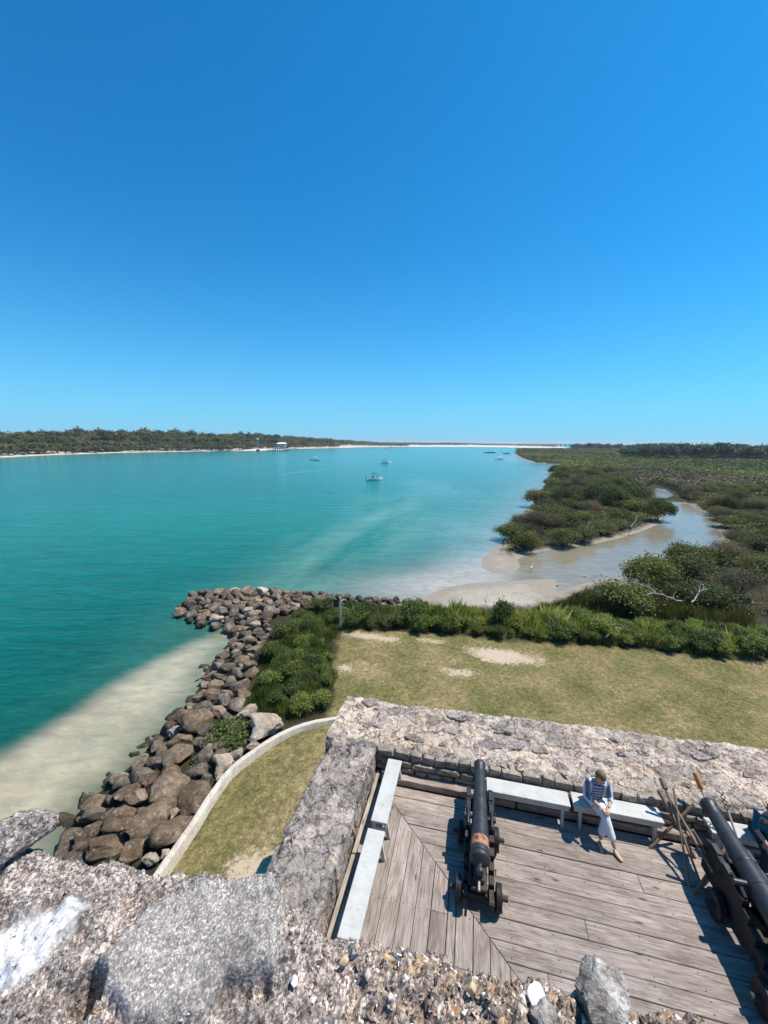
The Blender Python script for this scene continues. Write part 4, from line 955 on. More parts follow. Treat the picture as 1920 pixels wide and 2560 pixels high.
# ------------------------------------------------------------------ kerb
kp = [P(x, y, LZ+.12) for x, y in [(850, 1793), (820, 1797), (790, 1802), (762, 1809), (735, 1818), (711, 1829), (680, 1845), (653, 1863), (617, 1888), (575, 1921), (543, 1962), (515, 2003), (489, 2046), (455, 2095), (416, 2150), (370, 2215), (310, 2300), (230, 2420)]]
kp = np.array(kp)[:, :2]; seg = np.r_[0, np.cumsum(np.linalg.norm(np.diff(kp, axis=0), axis=1))]
uu = np.arange(0, seg[-1], .06); cx = np.interp(uu, seg, kp[:, 0]); cy = np.interp(uu, seg, kp[:, 1])
for _ in range(14): cx[1:-1] = (cx[:-2]+cx[1:-1]*2+cx[2:])/4; cy[1:-1] = (cy[:-2]+cy[1:-1]*2+cy[2:])/4
tx = np.gradient(cx); ty = np.gradient(cy); ln = np.hypot(tx, ty); nx_, ny_ = -ty/ln, tx/ln
prof = [(-.09, -.5), (-.09, .10), (-.08, .115), (-.04, .122), (.04, .122), (.08, .115), (.09, .10), (.09, -.5)]
V = []
for i in range(len(uu)):
    for j, (a, b) in enumerate(prof):
        w_ = a+(.016*float(fbm(np.array([uu[i]*3, a*9.]), 3, 4)) if b > 0 else 0)
        V.append((cx[i]+nx_[i]*w_, cy[i]+ny_[i]*w_, LZ+b+.006*float(fbm(np.array([uu[i]*5, a*20.]), 2, 6))))
ko = obj('kerb', V, gridF(len(uu), len(prof)), M_CONC, None, True); tag(ko, kind='structure')

# ------------------------------------------------------------------ boulders of the sea wall and the jetty
PROT = []
for i in range(6): PROT.append(('b', rock_mesh('boulder', M_ROCKB, 4, 200+i, .72, .35, (1, 1, 1), .25)))
for i in range(6): PROT.append(('g', rock_mesh('boulder', M_ROCKG, 3, 300+i, .70, .30, (1, 1, 1), .28)))
for i in range(3): PROT.append(('p', rock_mesh('boulder', M_ROCKP, 4, 400+i, .72, .25, (1, 1, 1), .25)))
def proto(c): 
    q_ = [m for a, m in PROT if a == c]; return q_[rr.randrange(len(q_))]
placed = []; nb = 0
def boulder(x, y, z, rx, ry, rz_, c, label, group, zs=None):
    global nb
    if callable(label): label = label(x, y, c)
    o = link('boulder', proto(c), None, (x, y, z), (rr.uniform(-.25, .25), rr.uniform(-.25, .25), rz_))
    o.scale = (rx, ry, zs or (rx+ry)/2*rr.uniform(.8, 1.1)); tag(o, label, 'boulder', group); placed.append((x, y, max(rx, ry)*.8)); nb += 1
BGp = 'boulders of the stone sea wall'
big = [(880, 110, 180, 180, 'b', 'big brown boulder left of the leafy bush between the stones'), (740, 160, 80, 70, 'p', 'small pale boulder at the waterline beside a big brown one'), (825, 35, 50, 30, 'p', 'small whitish stone at the top left of the brown boulders'),
 (1240, 150, 210, 180, 'p', 'big pale pitted boulder touching the curved kerb'), (1150, 60, 130, 95, 'p', 'pale flat boulder just behind the big pale one by the kerb'), (1180, 245, 90, 60, 'p', 'small pale stone against the kerb below the big pale boulder'),
 (1090, 290, 95, 90, 'p', 'pinkish pale stone against the kerb above the middle of the curve'), (1010, 350, 125, 120, 'p', 'rough pinkish boulder beside the kerb under the pale stones'), (780, 290, 180, 185, 'b', 'square brown boulder directly below the leafy bush'),
 (640, 330, 120, 90, 'g', 'wet dark stone at the waterline left of the square brown boulder'), (650, 240, 100, 80, 'g', 'grey wet stone above the dark one at the waterline'), (450, 440, 130, 80, 'g', 'glistening dark stone lowest in the water'),
 (710, 470, 205, 185, 'b', 'broad tan boulder in the middle of the sea wall'), (610, 430, 90, 90, 'b', 'small brown boulder left of the broad tan one'), (540, 520, 140, 110, 'b', 'brown boulder between the wet stones and the long one'),
 (870, 510, 200, 225, 'b', 'large rounded boulder touching the kerb with grooved face'), (610, 660, 290, 190, 'b', 'longest brown boulder lying slantwise in the sea wall'), (440, 640, 180, 150, 'b', 'brown boulder left of the longest slanting one'),
 (740, 720, 230, 190, 'b', 'striped boulder between the longest one and the kerb'), (270, 720, 170, 110, 'b', 'grey brown boulder near the water above the parapet'), (290, 620, 150, 80, 'g', 'wet boulder half under water near the parapet'),
 (370, 790, 190, 150, 'b', 'brown boulder with green algae just above the parapet'), (510, 825, 155, 135, 'b', 'round reddish brown boulder just above the parapet'), (215, 795, 95, 60, 'g', 'small grey boulder leftmost above the parapet'),
 (610, 865, 110, 65, 'p', 'small tan boulder cut by the parapet edge'), (590, 770, 50, 80, 'g', 'narrow upright stone between two brown boulders'), (738, 610, 60, 60, 'p', 'small light stone resting on the longest boulder'),
 (690, 835, 60, 50, 'p', 'small pale stone touching the kerb above the parapet'), (1000, 420, 60, 60, 'p', 'small pinkish stone in the bend of the kerb')]
for (X, Y, w_, h_, c, lb) in big:
    px, py = 100+X/2.212, 1750+Y/2.212
    q = P2(px, py, .7); z = float(ground_z(q[None])[0]); q = P2(px, py, z+.3); z = float(ground_z(q[None])[0])
    depth = math.sqrt(q[0]**2+q[1]**2+(CH-z)**2); zz = fw@np.array([q[0], q[1], z-CH]); pm = FPX/zz*2.212
    rx = w_/2/pm*1.06; ry = h_/2/pm*1.12
    ang = {'longest': .6}.get(lb.split()[0], .35 if w_ > 150 else rr.uniform(-.6, .6))
    boulder(q[0], q[1], z+.12+rx*.15, rx, ry, ang, c, lb, BGp, zs=(rx+ry)/2*.85)
JET = [P2(x, y, .3) for x, y in [(450, 1530), (455, 1510), (480, 1490), (540, 1479), (640, 1479), (740, 1484), (850, 1494), (800, 1510), (740, 1530), (690, 1560), (650, 1590), (600, 1578), (560, 1562), (490, 1552)]]
STR = [P2(x, y, .5) for x, y in [(600, 1575), (680, 1550), (660, 1610), (640, 1660), (630, 1700), (620, 1740), (600, 1780), (600, 1850), (560, 1920), (500, 2020), (430, 2110), (390, 2170), (160, 2170), (170, 2066), (246, 1990), (290, 1949), (346, 1908), (410, 1831), (440, 1791), (490, 1747), (510, 1708), (525, 1671), (555, 1645), (588, 1592)]]
STR2 = [P2(x, y, .2) for x, y in [(842, 1488), (960, 1496), (1060, 1500), (1060, 1508), (960, 1506), (842, 1502)]]
def fill(poly, rmin, rmax, tries, pick, label, group, maxn, jit=.9, zoff=.05):
    a = np.array(poly); lo, hi = a.min(0), a.max(0); c = 0
    Q = rng.uniform(lo, hi, (tries, 2)); s_ = sdpoly(Q, poly); Q = Q[s_ > -.15]; Zg = ground_z(Q)
    rads = np.sort(rng.uniform(rmin, rmax, len(Q)))[::-1]
    for q, zg, r_ in zip(Q, Zg, rads):
        if c >= maxn: break
        if any((q[0]-a_)**2+(q[1]-b_)**2 < (jit*(r_+c_))**2 for a_, b_, c_ in placed): continue
        rx = r_*rr.uniform(.9, 1.35); ry = r_*rr.uniform(.8, 1.1)
        boulder(q[0], q[1], max(zg, -.1)+zoff+r_*.15, rx, ry, rr.uniform(0, 6.3), pick(q), label, group); placed[-1] = (q[0], q[1], r_); c += 1
    return c
fill(JET, .19, .50, 12000, lambda q: 'g' if rr.random() < .62 else ('b' if rr.random() < .8 else 'p'), lambda x, y, c: {'b': 'brown', 'g': 'dark grey', 'p': 'pale'}[c]+' boulder in the rock jetty, '+('at its outer tip' if pix((x, y), .5)[0] < 540 else 'in its middle' if pix((x, y), .5)[0] < 680 else 'near the sign post'), 'boulders of the rock jetty', 210, .78, .25)
fill(STR, .15, .42, 9000, lambda q: 'g' if rr.random() < .55 else 'b', lambda x, y, c: ('brown' if c == 'b' else 'dark grey')+' boulder of the sea wall '+('beside the tall grass' if pix((x, y), .5)[1] < 1680 else 'between kerb and water, upper part' if pix((x, y), .5)[1] < 1850 else 'among the biggest boulders near the parapet'), 'smaller boulders of the sea wall', 85, .80, .08)
fill(STR2, .18, .4, 600, lambda q: 'g', 'low dark stone along the shore behind the hedge', 'stones along the shore behind the hedge', 20, .9, .05)
# half sunken stones off the sea wall
WLINE = [(592, 1578), (583, 1600), (552, 1652), (520, 1690), (500, 1735), (470, 1768), (436, 1805), (405, 1842), (350, 1905), (290, 1952), (240, 1998), (175, 2066)]
for i in range(26):
    j = rr.randrange(len(WLINE)-1); u = rr.random(); x = WLINE[j][0]*(1-u)+WLINE[j+1][0]*u-rr.uniform(4, 30); y = WLINE[j][1]*(1-u)+WLINE[j+1][1]*u-rr.uniform(-6, 8)
    q = P2(x, y); r_ = rr.uniform(.13, .34)
    boulder(q[0], q[1], -.02-.02*rr.random(), r_*1.3, r_, rr.uniform(0, 6), 'g', 'dark wet stone half sunk in the shallow water off the sea wall', 'half sunk stones off the sea wall')

# ------------------------------------------------------------------ foliage
def quads(C, Nn, S, asp=1., rnd=None):
    """leaf quads at centres C with normals Nn and half sizes S"""
    r_ = rnd or rng; n = len(C); T1 = r_.normal(size=(n, 3)); Nn = Nn/(np.linalg.norm(Nn, axis=1)[:, None]+1e-9)
    T1 -= (T1*Nn).sum(1)[:, None]*Nn; T1 /= np.linalg.norm(T1, axis=1)[:, None]+1e-9; T2 = np.cross(Nn, T1)
    S = np.asarray(S).reshape(-1, 1)*np.ones((n, 1))
    V = np.stack([C-T1*S, C+T2*S*asp*.55, C+T1*S, C-T2*S*asp*.55], 1)
    return V.reshape(-1, 3)
def leafmesh(name, V, tint, mat, extra=None):
    n = len(V)//4; F = np.arange(n*4).reshape(n, 4)
    me_ = nmesh(name, V, F, mat)
    a_ = me_.attributes.new('tint', 'FLOAT', 'FACE'); a_.data.foreach_set('value', np.clip(tint, 0, 1).astype(np.float32)); return me_
def crown(seed, R_, H, n, leaf, lobes=9, z0=.25, up=.5, open_=0.):
    """leaf centres through a lumpy crown: clumps on lobes"""
    r_ = np.random.default_rng(seed); a = r_.uniform(0, 2*math.pi, lobes); d = np.sqrt(r_.uniform(0, 1, lobes))*R_*.68
    lz = H*(z0+(.78-z0)*(1-(d/R_)**2)*r_.uniform(.65, 1.05, lobes)); lr = R_*r_.uniform(.30, .48, lobes)
    LC = np.stack([np.cos(a)*d, np.sin(a)*d, lz], 1)
    tw_ = 12*lobes; th = r_.normal(size=(tw_, 3)); th /= np.linalg.norm(th, axis=1)[:, None]; th[:, 2] = np.where(th[:, 2] < -.3, -th[:, 2], th[:, 2])
    li = np.repeat(np.arange(lobes), 12); CC = LC[li]+th*lr[li][:, None]*np.array([1, 1, .62])*r_.uniform(.65, 1.08, (tw_, 1))
    ci = r_.integers(0, tw_, n); cs = R_*.13
    C = CC[ci]+r_.normal(size=(n, 3))*cs*np.array([1, 1, .7]); C[:, 2] = np.abs(C[:, 2]-.02)+.02
    Nn = (C-LC[li[ci]])*.6/R_+r_.normal(size=(n, 3))*.55+np.array([0, 0, up])
    ctint = r_.uniform(0, 1, tw_)[ci]
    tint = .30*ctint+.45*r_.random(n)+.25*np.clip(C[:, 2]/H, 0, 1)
    S = leaf*r_.uniform(.6, 1.3, n)
    return quads(C, Nn, S, 1., r_), tint
def branches(seed, R_, H, n, r0, mat, up=.9):
    r_ = random.Random(seed); mb = MB()
    for i in range(n):
        a = 2*math.pi*i/n+r_.uniform(-.4, .4); d = R_*r_.uniform(.45, .95); h = H*r_.uniform(.55, up)
        p0 = Vector((r_.uniform(-.08, .08)*R_, r_.uniform(-.08, .08)*R_, -.15)); p3 = Vector((math.cos(a)*d, math.sin(a)*d, h))
        p1 = p0.lerp(p3, .35)+Vector((0, 0, H*.15)); p2 = p0.lerp(p3, .7)+Vector((r_.uniform(-.1, .1)*R_, r_.uniform(-.1, .1)*R_, H*.08))
        mb.tube([p0, p1, p2, p3], [r0, r0*.75, r0*.5, r0*.2], 5, None, False)
        for j in range(3):
            q = p2.lerp(p3, r_.random()); e = q+Vector((r_.uniform(-.3, .3)*R_, r_.uniform(-.3, .3)*R_, r_.uniform(.05, .3)*H)); mb.tube([q, e], [r0*.35, r0*.1], 4, None, False)
    return mb
def tree_proto(name, label, cat, R_, H, n, leaf, mat, seed, group, lobes=9, nb_=6, r0=.05, up=.5, trunkname='trunk', z0=.25):
    V, t_ = crown(seed, R_, H, n, leaf, lobes, z0, up)
    cm = leafmesh('crown', V, t_, mat); tm = branches(seed, R_, H, nb_, r0, M_BARK)
    me_ = nmesh(trunkname, [tuple(v) for v in tm.V], tm.F, M_BARK, True)
    return dict(name=name, label=label, cat=cat, group=group, crown=cm, trunk=me_, tn=trunkname)
def plant(pr, x, y, z, s_, rz, label=None, group=None, sz=None):
    t = link(pr['name'], None, None, (x, y, z), (0, 0, rz)); t.scale = (s_, s_, sz or s_); tag(t, label or pr['label'], pr['cat'], group or pr['group'])
    link(pr['tn'], pr['trunk'], t); link('crown', pr['crown'], t); return t
def scatter(poly, n, dmin, seed, inset=0., extra=None):
    r_ = np.random.default_rng(seed); a = np.array(poly); lo, hi = a.min(0), a.max(0); Q = r_.uniform(lo, hi, (n*14, 2)); Q = Q[sdpoly(Q, poly) > inset]
    if extra is not None: Q = Q[extra(Q)]
    out = []; cell = {}
    for q in Q:
        if len(out) >= n: break
        kx, ky = int(q[0]//dmin), int(q[1]//dmin)
        if any((q[0]-o_[0])**2+(q[1]-o_[1])**2 < dmin*dmin for i in (-1, 0, 1) for j in (-1, 0, 1) for o_ in cell.get((kx+i, ky+j), [])): continue
        cell.setdefault((kx, ky), []).append(q); out.append(q)
    return out
mang = [tree_proto('mangrove', '', 'mangrove', 2.2, 2.7, 8500, .085, L_MANG, 500+i, '', 15, 8, z0=.0) for i in range(3)]
mangd = [tree_proto('mangrove', '', 'mangrove', 2.2, 2.8, 8500, .085, L_DARK, 510+i, '', 15, 8, z0=.0) for i in range(2)]
mangb = [tree_proto('mangrove', '', 'mangrove', 2.1, 2.5, 7500, .055, L_BRWN, 520+i, '', 14, 16, .04, z0=.0) for i in range(2)]
# island of mangroves between river and creek
ISL = [P2(x, y, .3) for x, y in [(1240, 1385), (1290, 1392), (1326, 1381), (1400, 1369), (1475, 1360), (1549, 1344), (1614, 1323), (1650, 1309), (1655, 1270), (1640, 1240), (1600, 1225), (1560, 1200), (1480, 1185), (1400, 1180), (1384, 1180), (1378, 1195), (1362, 1215), (1350, 1240), (1312, 1283), (1282, 1320), (1264, 1345)]]
q0 = scatter(ISL, 170, 1.75, 3, .45)
GAP = [P2(x, y) for x, y in [(1596, 1228), (1640, 1212), (1690, 1228), (1735, 1270), (1650, 1290), (1640, 1262), (1605, 1250)]]
def zone_isl(q):
    px, py = pix(q)
    if px < 1340 and py > 1290: return 'near its sandy tip'
    if py > 1300: return 'lining the creek bank'
    return 'along its river side' if px < 1440 else 'in its middle' if py > 1240 else 'at its far end'
def zone_bank(q):
    px, py = pix(q)
    if py > 1480: return 'just behind the hedge'
    if px > 1800: return 'toward the right edge'
    return 'beside the dead branch' if py > 1400 else 'across the creek from the spit'
def land(q): return ground_z(q) > .02
q0 = [q for q in q0 if sdpoly(q[None], [P2(x, y) for x, y in [(1590, 1225), (1640, 1210), (1690, 1228), (1735, 1275), (1640, 1290), (1620, 1265)]])[0] < 0]
for i, q in enumerate(sorted(q0, key=lambda v: v[1])):
    z = float(ground_z(q[None])[0]); rch = rng.random(); nz = float(fbm(q*.12, 2, 9)); pr = (mangb[i % 2] if rch < .42-nz*.4 else mang[i % 3] if rch < .9 else mangd[i % 2]); s_ = rng.uniform(.65, 1.25)*(1+.35*nz)
    plant(pr, q[0], q[1], z-.05, s_, rng.uniform(0, 6.3), sz=s_*rng.uniform(.75, 1.35), label= {'leaf_brown_twiggy': 'brown half-bare mangrove on the spit between river and creek'}.get(pr['crown'].materials[0].name, 'olive green mangrove on the spit, '+zone_isl(q)), group='mangroves on the spit between river and creek')
# right bank of the creek and the thicket behind the hedge
BANK = [P2(x, y, .35) for x, y in [(1400, 1520), (1440, 1485), (1500, 1466), (1560, 1455), (1650, 1432), (1740, 1412), (1812, 1378), (1812, 1335), (1800, 1315), (1775, 1285), (1735, 1268), (1700, 1246), (1760, 1230), (2300, 1230), (2600, 1500), (2100, 1590), (1960, 1585), (1800, 1560), (1600, 1545), (1480, 1535)]]
q1 = scatter(BANK, 175, 2.0, 4, .5)
q1 = [q for q in q1 if sdpoly(q[None], GAP)[0] < 0]
q1 = sorted(q1, key=lambda v: v[0]**2+v[1]**2)
for i, q in enumerate(q1):
    z = float(ground_z(q[None])[0]); rch = rng.random(); d = math.hypot(*q)
    pr = mangd[i % 2] if (d < 38 and rch < .75) else (mangb[i % 2] if rch < .38 else mang[i % 3]); s_ = rng.uniform(.62, .98) if d < 28 else rng.uniform(.8, 1.15)
    plant(pr, q[0], q[1], z-.05, s_, rng.uniform(0, 6.3), sz=s_*rng.uniform(.75, 1.3), label= {'leaf_brown_twiggy': 'brown half-bare mangrove on the right bank of the creek', 'leaf_dark_green': 'dark green mangrove on the near bank of the creek'}.get(pr['crown'].materials[0].name, 'olive green mangrove on the right bank, '+zone_bank(q)), group='mangroves on the right bank of the creek')

# mangrove marsh stretching to the far woods: one mass beyond the single trees
def canopy(name, region, n, leafk, hfun, seed, mat, label_kind=True, jit=.5):
    r_ = np.random.default_rng(seed); Q = region(r_, n); Zg = ground_z(Q)
    R2 = np.hypot(Q[:, 0], Q[:, 1]); H_ = hfun(Q, R2)
    bumps = fbm(Q*.28, 3, seed+1)*.35+fbm(Q*.07, 3, seed+2)*.5
    d1, d2, cid = worley(Q*.24, seed+3); dome = np.clip(1-d1**2*1.3, 0, 1)
    top = H_*(.45+.45*dome+bumps*.5); Zc = Zg+top-np.abs(r_.normal(0, .16, len(Q)))*H_-.0
    C = np.concatenate([Q, np.maximum(Zc, Zg+.05)[:, None]], 1); Nn = r_.normal(size=(len(Q), 3))*.5+np.array([0, -.25, .55])
    S = leafk*(R2/100)**.75*r_.uniform(.6, 1.3, len(Q))
    t_ = .28+.32*r_.random(len(Q))+.45*(cid-.5)+.25*(dome-.5)+.8*fbm(Q*.02, 4, seed+5)
    me_ = leafmesh(name, quads(C, Nn, S, 1., r_), t_, mat); o = link(name, me_); tag(o, kind='stuff'); return o
def reg_marsh(r_, n):
    R2 = np.exp(r_.uniform(math.log(50), math.log(1300), n*3)); T2 = r_.uniform(.16, .95, n*3); Q = np.stack([R2*np.sin(T2), R2*np.cos(T2)], 1)
    s_ = sdpoly(Q, MAIN); ok = (s_ > 1.2+R2*.004) & (sdpoly(Q, POND) < -1.5) & (sdpoly(Q, GAP) < 0) & (sdpoly(Q, ISL) < .5) & (sdpoly(Q, BANK) < .3) & (sdpoly(Q, FORT) < -3)
    return Q[ok][:n]
o = canopy('mangrove_marsh', reg_marsh, 180000, .25, lambda Q, R2: 2.2+.8*sstep(100, 600, R2), 700, L_MANG)
tag(o, 'mixed olive and brown mangrove marsh spreading to the horizon', 'marsh')
def reg_brown(r_, n):
    Q = reg_marsh(r_, n*3); m = fbm(Q*.013, 3, 77)+.25*np.exp(-((np.hypot(Q[:, 0], Q[:, 1])-120)/70)**2) > .12; return Q[m][:n]
o = canopy('brown_scrub', reg_brown, 90000, .22, lambda Q, R2: 2.5+.6*sstep(100, 600, R2), 720, L_BRWN)
tag(o, 'brown leafless scrub in patches across the marsh', 'scrub')

# low mangrove growth filling the ground under the single trees
def reg_under(r_, n):
    Q = np.concatenate([r_.uniform(np.array(pl).min(0), np.array(pl).max(0), (n*3, 2)) for pl in (ISL, BANK)]); Q = Q[np.hypot(Q[:, 0], Q[:, 1]) < 160]
    r_.shuffle(Q); ok = (np.maximum(sdpoly(Q, ISL), sdpoly(Q, BANK)) > .35) & (sdpoly(Q, MAIN) > .5) & (sdpoly(Q, GAP) < 0); return Q[ok][:n]
def canopy_near(*a): return canopy(*a)
o = canopy('mangrove_undergrowth', reg_under, 90000, .16, lambda Q, R2: R2*0+1.5, 730, L_MANG); tag(o, 'low dense mangrove growth between the single trees', 'undergrowth')

# distant woods: single trees
far = [tree_proto('tree', '', 'tree', 6, 9, 1500, .55, L_FAR, 540+i, '', 9, 5, .2) for i in range(3)]
farb = [tree_proto('tree', '', 'tree', 5.5, 6, 1300, .5, L_FARB, 550+i, '', 8, 6, .15) for i in range(2)]
farp = [tree_proto('tree', '', 'tree', 7, 11, 1500, .7, L_BLUE, 560+i, '', 9, 5, .25) for i in range(2)]
# left shore woods, tree by tree, traced by bearing
shore_px = [(-160, 1152), (0, 1144), (57, 1141), (150, 1137), (300, 1132), (400, 1130), (500, 1128), (600, 1127), (700, 1124.5), (760, 1121.5), (870, 1119.3)]
sx_ = [a for a, b in shore_px]; sy_ = [b for a, b in shore_px]
top_px = [(-160, 1080), (0, 1077), (60, 1079), (200, 1074), (245, 1071), (330, 1076), (430, 1075), (500, 1080), (600, 1082), (700, 1087), (760, 1091), (858, 1093), (864, 1101), (900, 1103), (960, 1105)]
tx_ = [a for a, b in top_px]; ty_ = [b for a, b in top_px]
nt_ = 0
for row, (dpt, frac, prs) in enumerate([(9, .30, farb), (20, .50, far+farb), (38, .78, far), (62, 1.0, far+farb)]):
    x = -150.
    while x < 862:
        y = float(np.interp(x, sx_, sy_)); q = P2(x, y); dist = math.hypot(*q); u = q/dist
        nrm_ = np.array([-.80, .60]); dd = dpt*(1+.15*rng.normal()); pos = q+nrm_*dd*(1 if dist < 600 else 1.4)
        d2 = np.array([pos[0], pos[1]]); depth = d2[1]
        # height so the top reaches the traced outline
        px = 960+FPX*pos[0]/pos[1]; ty = float(np.interp(px, tx_, ty_)); hor = 1103+.012*(px-960)
        ztop = CH-(ty-hor)*depth/FPX/1.0
        zg = float(ground_z(pos[None])[0]); hgt = max(3.5, (ztop-zg)*(frac if row < 3 else 1.)*rng.uniform(.82, 1.0)); pr = prs[rng.integers(len(prs))]
        H0 = 9 if pr in far else 6; s_ = max(hgt/H0/ .93, .45); sxy = min(max(s_, .7), 1.8)*rng.uniform(.8, 1.1)
        plant(pr, pos[0], pos[1], zg-.2, sxy, rng.uniform(0, 6.3), ['pale scrubby tree at the sand edge of the far left shore', 'bushy tree in the woods of the far left shore', ('green tree in the woods of the far shore, left of the frame' if x < 330 else 'green tree in the woods of the far shore near the boat house'), ('tall tree on the skyline of the far shore, above the left beach' if x < 260 else 'tall tree on the skyline of the far shore, middle stretch' if x < 560 else 'tall tree on the skyline behind the boat house')][row], 'trees of the far left shore', sz=s_)
        nt_ += 1
        x += max(6., 7.0*FPX/ max(depth, 1)*.55*(1.1 if row else .9)*rng.uniform(.8, 1.2)*(1.35 if row == 3 else 1.5))
# background fill behind the single trees
def reg_left(r_, n):
    Q = np.stack([r_.uniform(-700, 60, n*6), r_.uniform(150, 1800, n*6)], 1); s_ = sdpoly(Q, LEFT)
    ok = (s_ > 22) & (s_ < 260) & (np.abs(Q[:, 0]/Q[:, 1]) < 1.2) & ((Q[:, 1] < 1050) | (Q[:, 0] > -150)); return Q[ok][:n]
o = canopy('coastal_woods', reg_left, 45000, .34, lambda Q, R2: np.where(Q[:, 1] > 900, 7., 8.)-2.2*sstep(700, 1100, Q[:, 1]), 740, L_FAR); tag(o, 'low green coastal woods covering the land behind the far left beach', 'woods')
# right far woods
for i in range(60):
    px = 1560+i*7+rng.uniform(-3, 3); dist = rng.uniform(330, 430); hor = 1103+.012*(px-960)
    Y = dist*.9; X = (px-960)/FPX*Y*1.0; ty = np.interp(px, [1560, 1620, 1690, 1720, 1790, 1840, 1870, 1900, 1960], [1115, 1109, 1107, 1110, 1107, 1111, 1115, 1112, 1109])
    zt = CH-(ty-hor)*Y/FPX+rng.uniform(-1.2, .3); zg = float(ground_z(np.array([[X, Y]]))[0]); pr = farp[i % 2]; s_ = zt/11/.95
    plant(pr, X, Y, zg, s_*rng.uniform(.75, 1.), rng.uniform(0, 6.3), 'dark blue-green tree in the distant woods on the right', 'distant woods on the right', sz=s_)
for i in range(34):
    px = 1425+i*5.5; Y = rng.uniform(700, 950); X = (px-960)/FPX*Y; zg = .4; pr = farp[i % 2]
    plant(pr, X, Y, zg, rng.uniform(.7, 1.1), rng.uniform(0, 6.3), 'small dark tree among the houses at the horizon on the right', 'trees among the horizon houses', sz=rng.uniform(.8, 1.35))

# hedge and shrubs around the lawn
shr = [tree_proto('shrub', '', 'shrub', .75, 1.15, 2600, .045, L_DARK, 600+i, '', 8, 7, .018, .4, 'stems', .2) for i in range(3)]
shrg = [tree_proto('shrub', '', 'shrub', .72, 1.15, 2600, .042, L_BRIT, 610+i, '', 8, 7, .015, .6, 'stems', .2) for i in range(2)]
HEDGE = [P2(x, y, LZ) for x, y in [(850, 1570), (1003, 1572), (1165, 1585), (1286, 1599), (1435, 1605), (1610, 1622), (1772, 1637), (1960, 1652), (1960, 1600), (1772, 1580), (1610, 1568), (1435, 1552), (1286, 1545), (1165, 1530), (1003, 1520), (850, 1515)]]
hq = sorted(scatter(HEDGE, 230, .62, 8, .1), key=lambda v: v[0])
for i, q in enumerate(hq):
    z = float(ground_z(q[None])[0]); brt = q[0] > 9 and rng.random() < .75; pr = shrg[i % 2] if (brt or rng.random() < .18) else shr[i % 3]
    s_ = rng.uniform(.55, 1.0)*(1.05 if q[0] > 10 else .95)*(1+.45*float(fbm(q*.7, 2, 14)))
    plant(pr, q[0], q[1], z-.05, s_, rng.uniform(0, 6.3), (('bright green feathery shrub at the far right end of the hedge' if q[0] > 14 else 'bright green feathery shrub right of the white sticks in the hedge') if q[0] > 9 else 'fresh green shrub in the hedge behind the lawn') if pr in shrg else 'dark green hedge shrub '+('near the sign post' if q[0] < 1.5 else 'below the sand flat' if q[0] < 7 else 'by the white dead sticks' if q[0] < 12 else 'at the right end behind the lawn'), 'shrubs of the hedge behind the lawn')
tall = [(900, 1548, 1.25, 'round dark shrub rising from the left part of the hedge'), (1015, 1556, 1.45, 'broad dark shrub standing highest at the left of the hedge'), (1240, 1568, 1.7, 'tall wispy bush standing above the hedge in front of the sand')]
for (x, y, s_, lb) in tall:
    q = P2(x, y, 1.3); z = float(ground_z(q[None])[0]); plant(shr[1], q[0], q[1], z-.05, s_*(.72 if s_ > 1.6 else .9), 1., lb, sz=s_)
q = P2(570, 1850, 1.); plant(shr[2], q[0], q[1], .55, 1.35, 2., 'leafy green bush growing between the boulders of the sea wall', sz=1.0)
q = P2(505, 1912, .9); plant(shr[0], q[0], q[1], .45, .7, 2., 'small bush under the square brown boulder', sz=.6)

# dune grass strips (nobody could count the blades)
def blades(name, polys, n, h, wd, mat, seed, label, cat, lean=.35, parent=None, zfun=ground_z, dens=None, edge=.5, taper=.9):
    r_ = np.random.default_rng(seed); a = np.concatenate(polys); lo, hi = a.min(0), a.max(0); Q = r_.uniform(lo, hi, (n*6, 2))
    ok = np.zeros(len(Q), bool)
    sdm = np.max([sdpoly(Q, pl) for pl in polys], axis=0)+edge*fbm(Q*.9, 3, seed+8); ok = sdm > 0; SD = sdm[ok]
    Q = Q[ok]
    if dens is not None: kk_ = r_.random(len(Q)) < dens(Q); Q = Q[kk_]; SD = SD[kk_]
    Q = Q[:n]; SD = SD[:n]; n = len(Q); Zg = zfun(Q)
    hh_ = h*(1+.75*fbm(Q*.8, 3, seed)+.6*fbm(Q*2.4, 2, seed+6))*r_.uniform(.5, 1.15, n)*(.25+.75*sstep(0, taper, SD)); a_ = r_.uniform(0, 2*math.pi, n)
    L = np.stack([np.cos(a_), np.sin(a_)], 1)*(lean*hh_*r_.uniform(.1, 1., n))[:, None]; wv = np.stack([-np.sin(a_+.6), np.cos(a_+.6)], 1)*wd
    B0 = np.concatenate([Q-wv, (Zg-.03)[:, None]], 1); B1 = np.concatenate([Q+wv, (Zg-.03)[:, None]], 1)
    M0 = np.concatenate([Q+L*.35+wv*.7, (Zg+hh_*.6)[:, None]], 1); T0 = np.concatenate([Q+L, (Zg+hh_)[:, None]], 1)
    V_ = np.stack([B0, B1, M0, T0], 1).reshape(-1, 3); t_ = .22+.38*r_.random(n)+.5*fbm(Q*.6, 3, seed+3)+.55*fbm(Q*2.4, 2, seed+6)
    o = link(name, leafmesh(name, V_, t_, mat)); tag(o, label, cat, kind='stuff'); return o
GR = [P2(x, y, 1.1) for x, y in [(850, 1500), (800, 1505), (760, 1530), (700, 1565), (675, 1610), (655, 1660), (640, 1700), (625, 1750), (640, 1790), (700, 1818), (760, 1806), (834, 1782), (840, 1700), (835, 1640), (850, 1570)]]
blades('dune_grass', [np.array(GR)], 30000, .42, .015, L_GRASS, 801, 'tall dark green grass between the rocks and the lawn', 'grass')
